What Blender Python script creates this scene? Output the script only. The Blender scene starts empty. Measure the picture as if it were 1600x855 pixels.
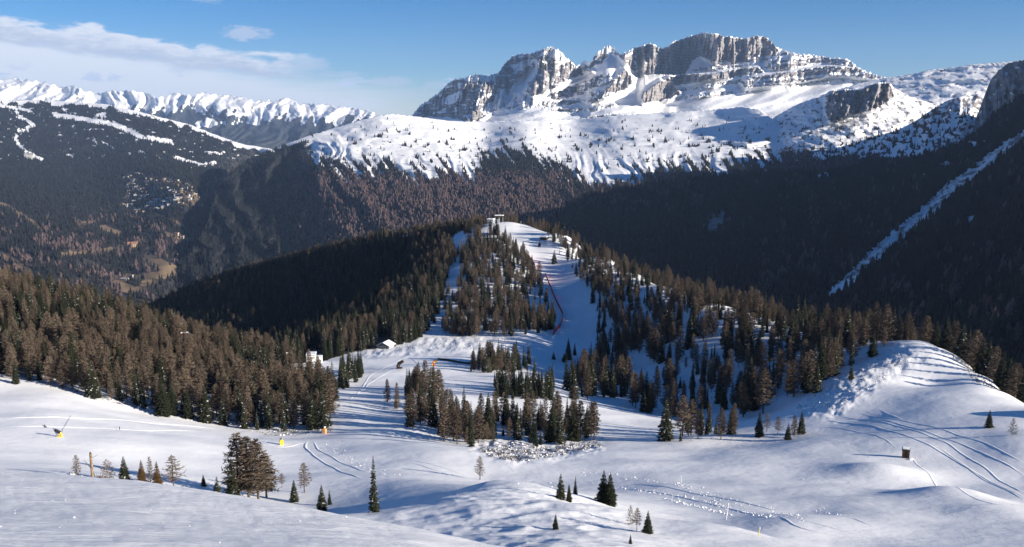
import bpy, bmesh, math, random
import numpy as np
R = math.radians
random.seed(7); RNG = np.random.default_rng(11)
SC = bpy.context.scene
COL = SC.collection
# ------------------------------------------------------------------ camera, light, sky
F = 1443.0; PITCH = math.atan(237.5/F)          # photo pixels (1600 x 855), horizon at row 190
CP, SP = math.cos(PITCH), math.sin(PITCH)
cam = bpy.data.cameras.new('camera'); camo = bpy.data.objects.new('camera', cam); COL.objects.link(camo)
cam.sensor_width = 36; cam.lens = 36*F/1600; cam.clip_start = 0.2; cam.clip_end = 120000
camo.rotation_euler = (R(90)-PITCH, 0, 0); SC.camera = camo
SUN_AZ, SUN_EL = R(111), R(16)                    # azimuth clockwise from the view direction (+Y)
sun = bpy.data.lights.new('sun', 'SUN'); suno = bpy.data.objects.new('sun', sun); COL.objects.link(suno)
sun.energy = 5.0; sun.angle = R(0.53); sun.color = (1.0, 0.915, 0.79)
suno.rotation_euler = (R(90)-SUN_EL, 0, -SUN_AZ+math.pi)
SC.view_settings.view_transform = 'Standard'; SC.view_settings.look = 'None'
SC.view_settings.exposure = 1.07; SC.view_settings.gamma = 1.0
SC.cycles.max_bounces = 5; SC.cycles.diffuse_bounces = 2; SC.cycles.glossy_bounces = 1
SC.cycles.transparent_max_bounces = 8; SC.cycles.volume_bounces = 0
SC.cycles.use_denoising = True
HAZE = 2.2e-5

class NT:
    """small helper to wire shader nodes"""
    def __init__(s, tree): s.t = tree; s.n = tree.nodes; s.l = tree.links
    def new(s, kind, **kw):
        n = s.n.new(kind)
        for k, v in kw.items(): setattr(n, k, v)
        return n
    def put(s, sock, v):
        if isinstance(v, bpy.types.NodeSocket): s.l.new(v, sock)
        else: sock.default_value = v
    def math(s, op, a, b=0.0, c=0.0, clamp=False):
        n = s.new('ShaderNodeMath', operation=op, use_clamp=clamp)
        s.put(n.inputs[0], a); s.put(n.inputs[1], b); s.put(n.inputs[2], c)
        return n.outputs[0]
    def ramp(s, v, lo, hi, a=0.0, b=1.0):
        n = s.new('ShaderNodeMapRange', interpolation_type='SMOOTHSTEP')
        s.put(n.inputs[0], v); s.put(n.inputs[1], lo); s.put(n.inputs[2], hi); s.put(n.inputs[3], a); s.put(n.inputs[4], b)
        return n.outputs[0]
    def noise(s, vec, scale, detail=4.0, rough=0.55, dist=0.0):
        n = s.new('ShaderNodeTexNoise'); s.put(n.inputs['Vector'], vec)
        n.inputs['Scale'].default_value = scale; n.inputs['Detail'].default_value = detail
        n.inputs['Roughness'].default_value = rough; n.inputs['Distortion'].default_value = dist
        return n.outputs[0]
    def mix(s, f, a, b):
        n = s.new('ShaderNodeMix', data_type='RGBA'); s.put(n.inputs[0], f)
        for i, v in ((6, a), (7, b)):
            if isinstance(v, bpy.types.NodeSocket): s.l.new(v, n.inputs[i])
            else: n.inputs[i].default_value = (*v, 1)
        return n.outputs[2]
    def scalevec(s, vec, sc, rot=(0, 0, 0)):
        n = s.new('ShaderNodeMapping'); s.put(n.inputs[0], vec); n.inputs['Scale'].default_value = sc; n.inputs['Rotation'].default_value = rot
        return n.outputs[0]
    def attr(s, name):
        return s.new('ShaderNodeAttribute', attribute_name=name).outputs['Fac']

W = bpy.data.worlds.new('World'); SC.world = W; W.use_nodes = True
def build_sky():
    k = NT(W.node_tree); k.n.clear()
    out = k.new('ShaderNodeOutputWorld'); bg = k.new('ShaderNodeBackground')
    sky = k.new('ShaderNodeTexSky', sky_type='NISHITA'); sky.sun_disc = False
    sky.sun_elevation = SUN_EL; sky.sun_rotation = SUN_AZ; sky.altitude = 2600; sky.air_density = 1.0; sky.dust_density = 0.1; sky.ozone_density = 2.0
    co = k.new('ShaderNodeTexCoord').outputs['Generated']
    sep = k.new('ShaderNodeSeparateXYZ'); k.l.new(co, sep.inputs[0])
    x, y, z = sep.outputs
    az = k.math('MULTIPLY', k.math('ARCTAN2', x, y), 57.2958)                   # degrees right of the view axis
    el = k.math('MULTIPLY', k.math('ARCSINE', z), 57.2958)
    p = k.new('ShaderNodeCombineXYZ'); k.l.new(k.math('MULTIPLY', az, 1.0), p.inputs[0]); k.l.new(k.math('MULTIPLY', el, 3.2), p.inputs[1])
    n1 = k.noise(p.outputs[0], 0.16, 6, 0.55, 0.2); n2 = k.noise(p.outputs[0], 0.45, 6, 0.6, 0.3)
    q = k.new('ShaderNodeCombineXYZ'); k.l.new(k.math('MULTIPLY', az, 0.35), q.inputs[0]); k.l.new(k.math('MULTIPLY', el, 3.0), q.inputs[1])
    n3 = k.noise(q.outputs[0], 0.5, 5, 0.6, 0.2)
    # far stratus bank, thick at the left and running out over the valley
    top = k.ramp(az, -32.0, -4.0, 4.9, 1.7)
    e1 = k.math('ADD', el, k.math('MULTIPLY_ADD', n3, -1.8, 0.9))
    bank = k.ramp(k.math('SUBTRACT', top, e1), -0.7, 0.9)
    bank = k.math('MULTIPLY', bank, k.ramp(az, -11.0, -1.0, 0.92, 0.0))
    # long grey cumulus roll, sloping down to the right
    cen = k.math('MULTIPLY_ADD', az, -0.112, 1.52)                              # about 4.8 degrees up at the left edge
    d = k.math('SUBTRACT', el, cen)
    upper = k.ramp(k.math('ADD', d, k.math('ADD', k.math('MULTIPLY_ADD', n1, 2.2, -1.1), k.math('MULTIPLY_ADD', n2, 1.8, -0.9))), 0.55, 0.95, 1.0, 0.0)
    lower = k.ramp(k.math('ADD', d, k.math('MULTIPLY_ADD', n2, 1.2, -0.6)), -0.75, -0.3)
    roll = k.math('MULTIPLY', k.math('MULTIPLY', upper, lower), k.ramp(k.math('ADD', az, k.math('MULTIPLY', n2, 5.0)), -12.0, -8.5, 1.0, 0.0))
    # loose scraps
    pu = k.ramp(n2, 0.57, 0.66)
    band = k.math('MULTIPLY', k.ramp(el, 1.2, 2.1), k.ramp(el, 2.4, 3.4, 1.0, 0.0))
    scrap = k.math('MULTIPLY', k.math('MULTIPLY', pu, band), k.ramp(az, -2.0, 1.0, 0.9, 0.0))
    hi = k.math('MULTIPLY', k.math('MULTIPLY', k.ramp(n1, 0.58, 0.7), k.ramp(el, 6.2, 7.4)), k.ramp(az, -17.0, -12.0, 0.45, 0.0))
    n4 = k.noise(p.outputs[0], 1.1, 6, 0.65, 0.4)
    puffs = 0.0                                                                 # a few separate small clouds (bearing, height, width, depth in degrees)
    for a0, e0, w, h_, st in ((-15.6, 5.05, 1.3, 0.42, 1.0), (-7.4, 2.35, 1.5, 0.30, 0.8), (-10.2, 2.75, 1.3, 0.24, 0.6), (-4.3, 2.15, 1.2, 0.26, 0.6), (-20.4, 7.4, 1.2, 0.3, 0.7), (-17.6, 6.9, 0.9, 0.25, 0.45), (-5.8, 1.75, 2.2, 0.22, 0.5), (-12.5, 3.3, 2.0, 0.35, 0.6)):
        dx = k.math('DIVIDE', k.math('SUBTRACT', az, a0), w); dy = k.math('DIVIDE', k.math('SUBTRACT', el, e0), h_)
        rr = k.math('ADD', k.math('MULTIPLY', dx, dx), k.math('MULTIPLY', dy, dy))
        puffs = k.math('MAXIMUM', puffs, k.math('MULTIPLY', k.ramp(k.math('ADD', rr, k.math('MULTIPLY_ADD', n4, 5.0, -2.5)), 0.2, 1.5, 1.0, 0.0), st))
    col = k.mix(1.0, (0, 0, 0), sky.outputs[0])
    hs = k.new('ShaderNodeHueSaturation'); hs.inputs['Saturation'].default_value = 1.5; hs.inputs['Value'].default_value = 0.89
    k.l.new(col, hs.inputs['Color'])
    tint = k.new('ShaderNodeMix', data_type='RGBA', blend_type='MULTIPLY'); tint.inputs[0].default_value = 1; k.l.new(hs.outputs[0], tint.inputs[6]); tint.inputs[7].default_value = (0.90, 0.98, 1.2, 1); col = tint.outputs[2]
    roll = k.math('MULTIPLY', roll, k.ramp(n4, 0.25, 0.5, 0.72, 1.0))
    lit = k.mix(k.ramp(k.math('ADD', d, k.math('ADD', k.math('MULTIPLY_ADD', n2, 1.6, -0.8), k.math('MULTIPLY_ADD', n4, 1.6, -0.8))), -0.5, 0.75), (5.2, 5.9, 7.4), (8.8, 9.0, 9.6))
    col = k.mix(bank, col, k.mix(k.ramp(el, 0.8, 4.2), (7.2, 7.8, 9.0), (8.9, 9.2, 9.8)))
    col = k.mix(k.math('MULTIPLY', roll, 0.9), col, lit)
    col = k.mix(k.math('MULTIPLY', puffs, 0.75), col, (5.4, 6.2, 7.9)); col = k.mix(scrap, col, (5.8, 6.8, 9.0)); col = k.mix(hi, col, (9.0, 9.6, 10.8))
    k.l.new(col, bg.inputs[0]); bg.inputs[1].default_value = 0.05
    k.l.new(bg.outputs[0], out.inputs[0])
build_sky()

# ------------------------------------------------------------------ geometry helpers
def ray(u, v):
    cx = (np.asarray(u, float)-800)/F; cy = (427.5-np.asarray(v, float))/F
    return cx, CP+cy*SP, -SP+cy*CP
def at(u, v, d):
    """point on the sight line through photo pixel (u, v) at forward distance d metres"""
    x, y, z = ray(u, v); d = np.asarray(d, float)
    return np.stack(np.broadcast_arrays(x/y*d, d, z/y*d), -1)
def tan_of(u, v):
    x, y, z = ray(u, v); return x/y, z/y
def project(x, y, z):
    dep = y*CP - z*SP; up = y*SP + z*CP
    return 800+F*x/dep, 427.5-F*up/dep, dep

def _hash(ix, iy, s):
    h = (ix.astype(np.int64)*374761393 + iy.astype(np.int64)*668265263 + s*974711) & 0xffffffff
    h = ((h ^ (h >> 13))*1274126177) & 0xffffffff
    return ((h ^ (h >> 16)) & 0xffff)/65535.0*2*math.pi
def perlin(x, y, s=0):
    x = np.asarray(x, float); y = np.asarray(y, float)
    ix, iy = np.floor(x), np.floor(y); fx, fy = x-ix, y-iy
    def g(ox, oy):
        a = _hash(ix+ox, iy+oy, s); return np.cos(a)*(fx-ox)+np.sin(a)*(fy-oy)
    w = fx*fx*fx*(fx*(fx*6-15)+10); q = fy*fy*fy*(fy*(fy*6-15)+10)
    a = g(0, 0)*(1-w)+g(1, 0)*w; b = g(0, 1)*(1-w)+g(1, 1)*w
    return (a*(1-q)+b*q)*1.5
def fbm(x, y, o=4, s=0, gain=0.5):
    t = 0; a = 1.0
    for i in range(o):
        t = t+a*perlin(x*2**i, y*2**i, s+i*17); a *= gain
    return t
def ridged(x, y, o=4, s=0):
    t = 0; a = 1.0
    for i in range(o):
        t = t+a*(1-np.abs(perlin(x*2**i, y*2**i, s+i*13))*2); a *= 0.5
    return t/2
def sstep(x, a, b):
    t = np.clip((x-a)/(b-a), 0, 1); return t*t*(3-2*t)
class TPS:
    def __init__(s, P, val, lam=1e-4):
        s.P = np.asarray(P, float); n = len(s.P)
        K = s.k(s.P, s.P)+lam*np.eye(n); A = np.zeros((n+3, n+3)); A[:n, :n] = K
        A[:n, n] = 1; A[:n, n+1:] = s.P; A[n, :n] = 1; A[n+1:, :n] = s.P.T
        b = np.zeros(n+3); b[:n] = val; s.w = np.linalg.solve(A, b)
    @staticmethod
    def k(a, b):
        r2 = (a[:, None, 0]-b[None, :, 0])**2+(a[:, None, 1]-b[None, :, 1])**2
        return 0.5*r2*np.log(r2+1e-12)
    def __call__(s, a, b):
        sh = np.shape(a); Q = np.stack([np.ravel(a), np.ravel(b)], -1); o = np.empty(len(Q)); n = len(s.P)
        for i in range(0, len(Q), 40000):
            q = Q[i:i+40000]; o[i:i+40000] = s.k(q, s.P)@s.w[:n]+s.w[n]+q@s.w[n+1:]
        return o.reshape(sh)
def inpoly(u, v, poly):
    r = np.zeros(np.shape(u), bool); n = len(poly)
    for i in range(n):
        x0, y0 = poly[i]; x1, y1 = poly[(i+1) % n]
        if y0 == y1: continue
        c = ((y0 > v) != (y1 > v)) & (u < (x1-x0)*(v-y0)/(y1-y0)+x0); r ^= c
    return r
def linedist(u, v, pts):
    d = np.full(np.shape(u), 1e9)
    for (x0, y0), (x1, y1) in zip(pts[:-1], pts[1:]):
        dx, dy = x1-x0, y1-y0; t = np.clip(((u-x0)*dx+(v-y0)*dy)/(dx*dx+dy*dy+1e-9), 0, 1)
        d = np.minimum(d, np.hypot(u-x0-t*dx, v-y0-t*dy))
    return d
def softpoly(u, v, poly, soft=3.0):
    """1 inside, fading to 0 over `soft` units outside the outline"""
    d = linedist(u, v, list(poly)+[poly[0]]); i = inpoly(u, v, poly)
    return np.where(i, 1.0, np.clip(1-d/soft, 0, 1))

def tag(o, label=None, cat=None, group=None, kind=None):
    if label: o['label'] = label
    if cat: o['category'] = cat
    if group: o['group'] = group
    if kind: o['kind'] = kind
    return o
def empty(name, loc=(0, 0, 0), rz=0.0, sc=(1, 1, 1)):
    o = bpy.data.objects.new(name, None); COL.objects.link(o); o.location = loc; o.rotation_euler = (0, 0, rz); o.scale = sc
    o.empty_display_size = 0.5
    return o
def link(name, me, parent=None, loc=None):
    o = bpy.data.objects.new(name, me); COL.objects.link(o)
    if parent: o.parent = parent
    if loc is not None: o.location = loc
    return o
def mesh_np(name, V, Fq, mats, attrs=None, smooth=True, midx=None):
    """V (n,3); Fq (m,k) with k = 3 or 4"""
    me = bpy.data.meshes.new(name); V = np.asarray(V, np.float32); Fq = np.asarray(Fq, np.int32); k = Fq.shape[1]
    me.vertices.add(len(V)); me.vertices.foreach_set('co', V.ravel())
    me.loops.add(Fq.size); me.loops.foreach_set('vertex_index', Fq.ravel())
    me.polygons.add(len(Fq)); me.polygons.foreach_set('loop_start', np.arange(0, Fq.size, k, dtype=np.int32))
    me.polygons.foreach_set('loop_total', np.full(len(Fq), k, np.int32))
    if midx is not None: me.polygons.foreach_set('material_index', np.asarray(midx, np.int32))
    me.polygons.foreach_set('use_smooth', np.full(len(Fq), bool(smooth)))
    for m in (mats if isinstance(mats, (list, tuple)) else [mats]): me.materials.append(m)
    for an, av in (attrs or {}).items():
        at_ = me.attributes.new(an, 'FLOAT', 'POINT'); at_.data.foreach_set('value', np.asarray(av, np.float32).ravel())
    me.update(calc_edges=True); me.validate()
    return me
def gridfaces(nr, nc):
    i = np.arange(nr*nc).reshape(nr, nc)
    return np.stack([i[:-1, :-1], i[1:, :-1], i[1:, 1:], i[:-1, 1:]], -1).reshape(-1, 4)

# ------------------------------------------------------------------ materials
def principled(name, col, rough=0.8, spec=0.25, metal=0.0):
    m = bpy.data.materials.new(name); m.use_nodes = True; k = NT(m.node_tree); b = k.n['Principled BSDF']
    b.inputs['Roughness'].default_value = rough; b.inputs['Specular IOR Level'].default_value = spec; b.inputs['Metallic'].default_value = metal
    b.inputs['Base Color'].default_value = (*col, 1)
    return m, k, b
def simple(name, col, var=0.12, scale=3.0, rough=0.75, spec=0.25, metal=0.0, bump=0.0):
    m, k, b = principled(name, col, rough, spec, metal); co = k.new('ShaderNodeTexCoord').outputs['Object']
    n = k.noise(co, scale, 5, 0.6)
    lo = tuple(c*(1-2*var) for c in col); hi = tuple(min(1, c*(1+2*var)) for c in col)
    k.l.new(k.mix(k.ramp(n, 0.3, 0.7), lo, hi), b.inputs['Base Color'])
    if bump:
        bm_ = k.new('ShaderNodeBump'); bm_.inputs['Strength'].default_value = 0.6; bm_.inputs['Distance'].default_value = bump
        k.l.new(n, bm_.inputs['Height']); k.l.new(bm_.outputs[0], b.inputs['Normal'])
    return m
SNOW = (0.90, 0.895, 0.89)
def mat_snowfield():
    m, k, b = principled('snowfield', SNOW, 0.55, 0.2); co = k.new('ShaderNodeTexCoord').outputs['Object']
    g = k.attr('litter'); near = k.attr('near'); pack = k.attr('piste')
    n1 = k.noise(co, 0.06, 4); n2 = k.noise(co, 0.5, 5, 0.6); n3 = k.noise(k.scalevec(co, (0.5, 1.6, 1.0), (0, 0, 0.35)), 1.1, 6, 0.62)
    snow = k.mix(n1, (0.85, 0.85, 0.86), (0.91, 0.905, 0.90))
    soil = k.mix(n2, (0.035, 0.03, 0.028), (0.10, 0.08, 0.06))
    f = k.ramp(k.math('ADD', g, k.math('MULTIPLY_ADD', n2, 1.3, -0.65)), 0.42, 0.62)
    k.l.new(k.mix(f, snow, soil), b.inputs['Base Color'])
    h = k.math('ADD', k.math('MULTIPLY', n3, 0.20), k.math('MULTIPLY', n2, 0.20))
    h = k.math('ADD', h, k.math('MULTIPLY', n1, 0.7))
    corr = k.new('ShaderNodeTexWave', wave_type='BANDS', bands_direction='X'); k.l.new(k.scalevec(co, (1, 0.4, 0)), corr.inputs[0])
    corr.inputs['Scale'].default_value = 0.55; corr.inputs['Distortion'].default_value = 3.0; corr.inputs['Detail'].default_value = 2
    h = k.math('MULTIPLY_ADD', corr.outputs['Fac'], k.math('MULTIPLY', pack, 0.03), h)
    h = k.math('MULTIPLY_ADD', k.noise(k.scalevec(co, (0.45, 2.6, 1), (0, 0, .22)), 2.6, 6, 0.62), k.math('MULTIPLY', near, 0.42), h)
    bu = k.new('ShaderNodeBump'); k.l.new(k.math('MULTIPLY_ADD', near, -0.25, 0.75), bu.inputs['Strength']); bu.inputs['Distance'].default_value = 0.55
    k.l.new(h, bu.inputs['Height']); k.l.new(bu.outputs[0], b.inputs['Normal'])
    return m
def mat_mountain(name, rock_a, rock_b, forest, sc=0.004, bump=25.0, strata=0.0):
    """snow, rock and forest floor picked by the attributes `rock` and `wood`"""
    m, k, b = principled(name, SNOW, 0.75, 0.1); co = k.new('ShaderNodeTexCoord').outputs['Object']
    ro = k.attr('rock'); wo = k.attr('wood'); br = k.attr('brown')
    n1 = k.noise(co, sc, 6, 0.62); n2 = k.noise(co, sc*5, 6, 0.65); n3 = k.noise(k.scalevec(co, (1, 1, 0.22)), sc*6, 5, 0.6)
    geo = k.new('ShaderNodeNewGeometry'); sp = k.new('ShaderNodeSeparateXYZ'); k.l.new(geo.outputs['True Normal'], sp.inputs[0])
    rock = k.mix(k.ramp(n3, 0.3, 0.7), rock_a, rock_b)
    if strata:
        wv = k.new('ShaderNodeTexWave', wave_type='BANDS', bands_direction='Z'); k.l.new(co, wv.inputs[0])
        wv.inputs['Scale'].default_value = strata; wv.inputs['Distortion'].default_value = 1.6; wv.inputs['Detail'].default_value = 3; wv.inputs['Detail Scale'].default_value = 0.02
        rock = k.mix(k.math('MULTIPLY', wv.outputs['Fac'], 0.5), rock, tuple(c*0.62 for c in rock_a))
    wood = k.mix(k.ramp(n2, 0.35, 0.65), tuple(c*0.6 for c in forest), tuple(c*1.4 for c in forest))
    wood = k.mix(br, wood, k.mix(n2, (0.065, 0.047, 0.050), (0.15, 0.10, 0.098)))
    fr = k.ramp(k.math('ADD', ro, k.math('MULTIPLY_ADD', n2, 0.9, -0.45)), 0.42, 0.58)
    fw = k.ramp(k.math('ADD', wo, k.math('MULTIPLY_ADD', n2, 0.8, -0.4)), 0.42, 0.58)
    c = k.mix(fr, k.mix(n1, (0.87, 0.87, 0.87), (0.92, 0.91, 0.90)), rock); c = k.mix(fw, c, wood)
    k.l.new(c, b.inputs['Base Color'])
    bu = k.new('ShaderNodeBump'); bu.inputs['Strength'].default_value = 0.7; bu.inputs['Distance'].default_value = bump
    k.l.new(k.math('ADD', k.math('MULTIPLY', n2, k.math('MULTIPLY_ADD', fr, 0.75, 0.25)), k.math('MULTIPLY', k.math('MULTIPLY', n3, fr), 1.6)), bu.inputs['Height']); k.l.new(bu.outputs[0], b.inputs['Normal'])
    return m
def mat_foliage(name, ca, cb, snow=0.0, rough=0.8):
    m, k, b = principled(name, ca, rough, 0.1); co = k.new('ShaderNodeTexCoord').outputs['Object']
    rnd = k.new('ShaderNodeObjectInfo').outputs['Random']; n = k.noise(co, 2.2, 4, 0.7)
    c = k.mix(k.math('MULTIPLY_ADD', rnd, 0.65, k.math('MULTIPLY', n, 0.35)), ca, cb)
    if snow:
        geo = k.new('ShaderNodeNewGeometry'); sp = k.new('ShaderNodeSeparateXYZ'); k.l.new(geo.outputs['Normal'], sp.inputs[0])
        s = k.math('MULTIPLY', k.ramp(k.noise(co, 1.5, 3, 0.6), 0.62-snow, 0.70-snow), k.ramp(sp.outputs[2], 0.3, 0.6))
        s = k.math('MULTIPLY', s, k.ramp(rnd, 0.35, 0.6))
        c = k.mix(s, c, (0.8, 0.82, 0.86))
    k.l.new(c, b.inputs['Base Color'])
    return m
M_SNOW = mat_snowfield()
M_MASSIF = mat_mountain('dolomite', (0.25, 0.23, 0.225), (0.41, 0.375, 0.36), (0.05, 0.05, 0.045), 0.004, 30, 0.011)
M_RANGE = mat_mountain('far_range', (0.20, 0.19, 0.19), (0.3, 0.28, 0.27), (0.04, 0.045, 0.05), 0.0018, 60)
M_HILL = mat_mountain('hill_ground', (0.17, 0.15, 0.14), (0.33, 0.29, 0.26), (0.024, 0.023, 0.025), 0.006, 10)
M_SPRUCE = mat_foliage('spruce_needles', (0.012, 0.018, 0.010), (0.036, 0.037, 0.020), 0.02)
M_LARCH = mat_foliage('larch_twigs', (0.068, 0.053, 0.042), (0.175, 0.133, 0.098))
M_GREYLARCH = mat_foliage('grey_twigs', (0.13, 0.10, 0.08), (0.2, 0.16, 0.13))
M_BARK = simple('bark', (0.085, 0.065, 0.05), 0.2, 6, 0.9, 0.1)
M_FARTREE = mat_foliage('far_conifer', (0.008, 0.010, 0.011), (0.020, 0.020, 0.018))
M_FARBROWN = mat_foliage('far_larch', (0.05, 0.036, 0.037), (0.115, 0.078, 0.073))
M_WOOD = simple('weathered_wood', (0.13, 0.075, 0.04), 0.25, 5, 0.8, 0.15, 0, 0.01)
M_DARKWOOD = simple('dark_wood', (0.05, 0.033, 0.022), 0.2, 5, 0.8, 0.15)
M_CLEAN = simple('packed_snow', (0.89, 0.885, 0.88), 0.02, 1.5, 0.6, 0.2, 0, 0.08)
M_WHITE = simple('white_paint', (0.78, 0.78, 0.76), 0.04, 2, 0.55)
M_GREY = simple('grey_render', (0.36, 0.38, 0.41), 0.08, 1.5, 0.8)
M_STEEL = simple('galvanised_steel', (0.42, 0.43, 0.45), 0.08, 4, 0.5, 0.4, 0.6)
M_GLASS, _k, _b = principled('dark_glass', (0.02, 0.025, 0.03), 0.15, 0.5)
M_YELLOW = simple('yellow_padding', (0.86, 0.66, 0.03), 0.06, 3, 0.6)
M_AMBER = simple('amber_paint', (0.8, 0.5, 0.1), 0.08, 3, 0.6)
M_ORANGE = simple('orange_padding', (0.85, 0.30, 0.05), 0.06, 3, 0.6)
M_RED = simple('red_netting', (0.55, 0.03, 0.05), 0.12, 3, 0.7)
M_BLACK = simple('black_rubber', (0.02, 0.02, 0.022), 0.1, 3, 0.6)
M_TAN = simple('dry_meadow', (0.24, 0.165, 0.09), 0.2, 0.02, 0.9)

# ------------------------------------------------------------------ near snow field (camera to the wooded hill)
CTRL = [  # photo pixel and forward distance in metres
 # shoulder under the camera
 (0,855,17),(200,855,17.6),(400,855,18.3),(600,855,19.5),(800,900,17),(1000,960,14),(1300,1000,13),(1600,1000,13),(-250,850,17),
 (0,790,26),(200,800,25),(400,815,25),(0,736,44),(100,744,42),(200,753,40),(300,764,38),(400,780,35),(500,798,32),(600,819,28),(700,848,24),(780,880,21),(-250,705,55),
 (800,1500,4),(200,1400,5),(1500,1500,4.5),(-300,1400,5),(1900,1400,5),(800,2200,2),(0,2200,2),(1600,2200,2),
 # hollow behind it
 (0,765,95),(200,795,90),(400,835,85),(600,880,60),(750,905,50),(900,940,45),(-250,745,100),
 # shelf with the lone trees and the mound
 (0,736,150),(150,750,150),(260,768,150),(380,788,165),(480,795,165),(585,803,150),(520,815,130),(640,800,138),
 (760,753,142),(690,775,128),(830,765,133),(900,786,120),(960,795,114),(1000,818,104),(1050,842,96),(1090,862,90),(700,858,85),(800,858,82),(900,858,82),(850,815,100),(760,810,103),
 (640,755,178),(760,748,205),(870,765,185),(960,775,172),(1050,790,152),(1100,840,118),(1060,815,135),
 (1110,816,110),(1150,818,107),(1200,846,96),(1240,870,88),(1180,868,88),(1220,822,128),(1300,858,112),(1450,858,113),(1600,858,113),(1800,850,115),
 # left piste
 (0,690,200),(100,681,215),(0,650,240),(100,652,248),(0,612,278),(90,612,285),(200,640,285),(330,658,292),(300,690,235),(420,688,262),(500,690,262),(400,725,215),(520,740,205),(-250,590,270),(-250,680,190),
 (560,690,255),(620,700,240),(700,705,232),(640,735,208),(560,640,318),(540,610,380),(600,640,322),(520,580,450),(480,565,490),
 (570,560,505),(640,545,530),(700,545,528),(600,580,440),(700,590,420),(760,560,495),(800,590,420),(700,620,352),(640,665,285),(720,692,268),(800,690,272),(860,690,272),(920,690,275),(790,650,320),(870,630,350),
 (560,550,530),(600,536,560),(660,530,570),(720,530,565),
 # middle flats and bowl
 (1000,700,258),(1100,702,256),(1200,696,258),(960,665,312),(1040,686,280),(1140,690,272),(1230,684,268),(950,640,352),(1000,640,378),(950,600,450),(900,560,540),(870,570,520),(840,560,520),
 (1100,640,372),(1100,590,425),(1180,650,335),(1050,540,480),(1000,520,560),(1000,740,208),(1200,740,206),(1150,775,168),(1300,790,158),(1450,790,160),(1600,790,165),
 # right shoulder
 (1300,690,250),(1400,714,226),(1500,720,222),(1600,745,205),(1290,640,300),(1350,645,290),(1450,660,262),(1300,595,345),(1350,560,390),(1390,533,425),(1450,536,405),(1500,560,378),(1545,592,345),(1580,618,318),(1460,600,340),
 (1520,668,250),(1570,690,232),(1620,640,275),(1620,705,222),(1700,650,270),(1800,700,250),(1900,760,210),
 # crest of the right ridge, then the drop behind it
 (1300,526,452),(1200,500,500),(1100,476,556),(1040,448,640),(1000,430,710),(950,405,810),(890,370,910),
 (1440,560,445),(1500,582,415),(1548,612,385),(1590,640,360),(1390,550,470),(1300,548,505),(1640,690,330),(1390,640,580),(1300,600,600),(1200,560,640),(1100,540,720),(1000,500,860),(950,470,960),(1480,690,540),(1560,740,500),(1680,790,450),(1900,800,400),(1300,640,900),(1600,750,800),(1000,560,1350),(1300,650,1350),(1700,700,1350),
 # hill: summit, piste, gully, spur
 (785,347,985),(760,350,985),(830,355,960),(805,348,975),(810,360,940),(840,385,890),(855,410,830),(862,440,760),(880,470,690),(900,500,630),(910,530,580),
 (830,470,690),(800,440,735),(780,400,820),(770,525,572),(830,522,575),(860,500,630),(720,520,590),(700,490,640),(705,450,720),(725,410,810),(740,370,930),
 (690,372,1000),(600,378,1090),(520,395,1150),(450,412,1210),(350,438,1260),(270,470,1260),(230,488,1240),(150,520,1300),
 (660,440,790),(600,450,870),(500,460,990),(640,500,640),(560,520,610),(480,545,570),(400,505,860),(330,505,960),
 (785,400,1200),(600,430,1400),(400,470,1500),(200,540,1500),(0,560,1500),(900,460,1150),(-300,560,1500),
 # left forest spur
 (0,450,470),(-250,400,470),(100,472,480),(200,500,480),(300,535,440),(380,556,420),(440,572,410),(0,560,330),(100,580,318),(200,600,318),(300,600,340),(400,640,310),(470,668,292),(500,610,370),(460,590,400),
 (0,520,700),(100,540,720),(200,570,720),(300,580,640),(400,575,520),(-250,480,700),(0,600,1000),(-300,600,1000),
]
_ca = np.array(CTRL, float); _a, _t = tan_of(_ca[:, 0], _ca[:, 1])
GROUND = TPS(np.stack([_a, np.log(_ca[:, 2])], -1), _t, 2e-5)
def relief(x, y):
    """metres of drift and hummock on top of the broad shape"""
    w = sstep(y, 55, 95)*(1-sstep(y, 900, 1500))
    h = 0.8*fbm(x/38, y/30, 2, 3)*w + 0.07*fbm(x/9, y/6, 3, 5)*w
    u, v, _ = project(x, y, y*GT(x/y, y))
    mound = sstep(y, 70, 85)*(1-sstep(y, 125, 150))*np.exp(-((x/y-0.015)/0.16)**2)
    h = h+mound*(0.55*ridged(x/9+0.3*y/9, y/5, 3, 9)-0.3)
    h = h+(1-w)*((0.055*fbm((x+0.35*y)/4.6, (y-0.15*x)/0.95, 5, 21, .55)+0.022*fbm(x/1.6, y/.5, 3, 23))*sstep(y, 6, 14)*(y < 80))
    for (bu, bv, bd, amp, rx, ry) in ((1374,740,205,3.3,11,10),(1482,770,172,3.0,10,9),(1250,800,150,-0.8,9,8),(1130,690,275,1.3,14,9),(1240,708,250,1.0,12,9),(1560,800,150,1.0,9,9),(700,640,340,1.2,14,12),(1738,668,256,7.5,10,10),(1765,668,246,7.5,12,11)):
        bx = float(tan_of(bu, bv)[0])*bd; h = h+amp*np.exp(-((x-bx)/rx)**2-((y-bd)/ry)**2)
    rough = np.zeros_like(h)
    for p in ROUGH: rough = np.maximum(rough, softpoly(u, v, p, 12))
    return h+rough*(0.45*fbm(x/6, y/9, 4, 31, .6)+0.22*np.abs(perlin(x/2.2, y/3.4, 33)))
ROUGH = [[(740,700),(800,690),(925,690),(935,700),(860,715),(800,722)], [(1240,640),(1300,590),(1400,540),(1440,560),(1360,610),(1300,650)],
         [(660,525),(800,530),(800,545),(690,545),(560,556)]]
def GT(a, y): return GROUND(a, np.log(y))
def ground_z(x, y):
    x = np.asarray(x, float); y = np.asarray(y, float)
    return y*GT(x/y, y)+relief(x, y)

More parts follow.
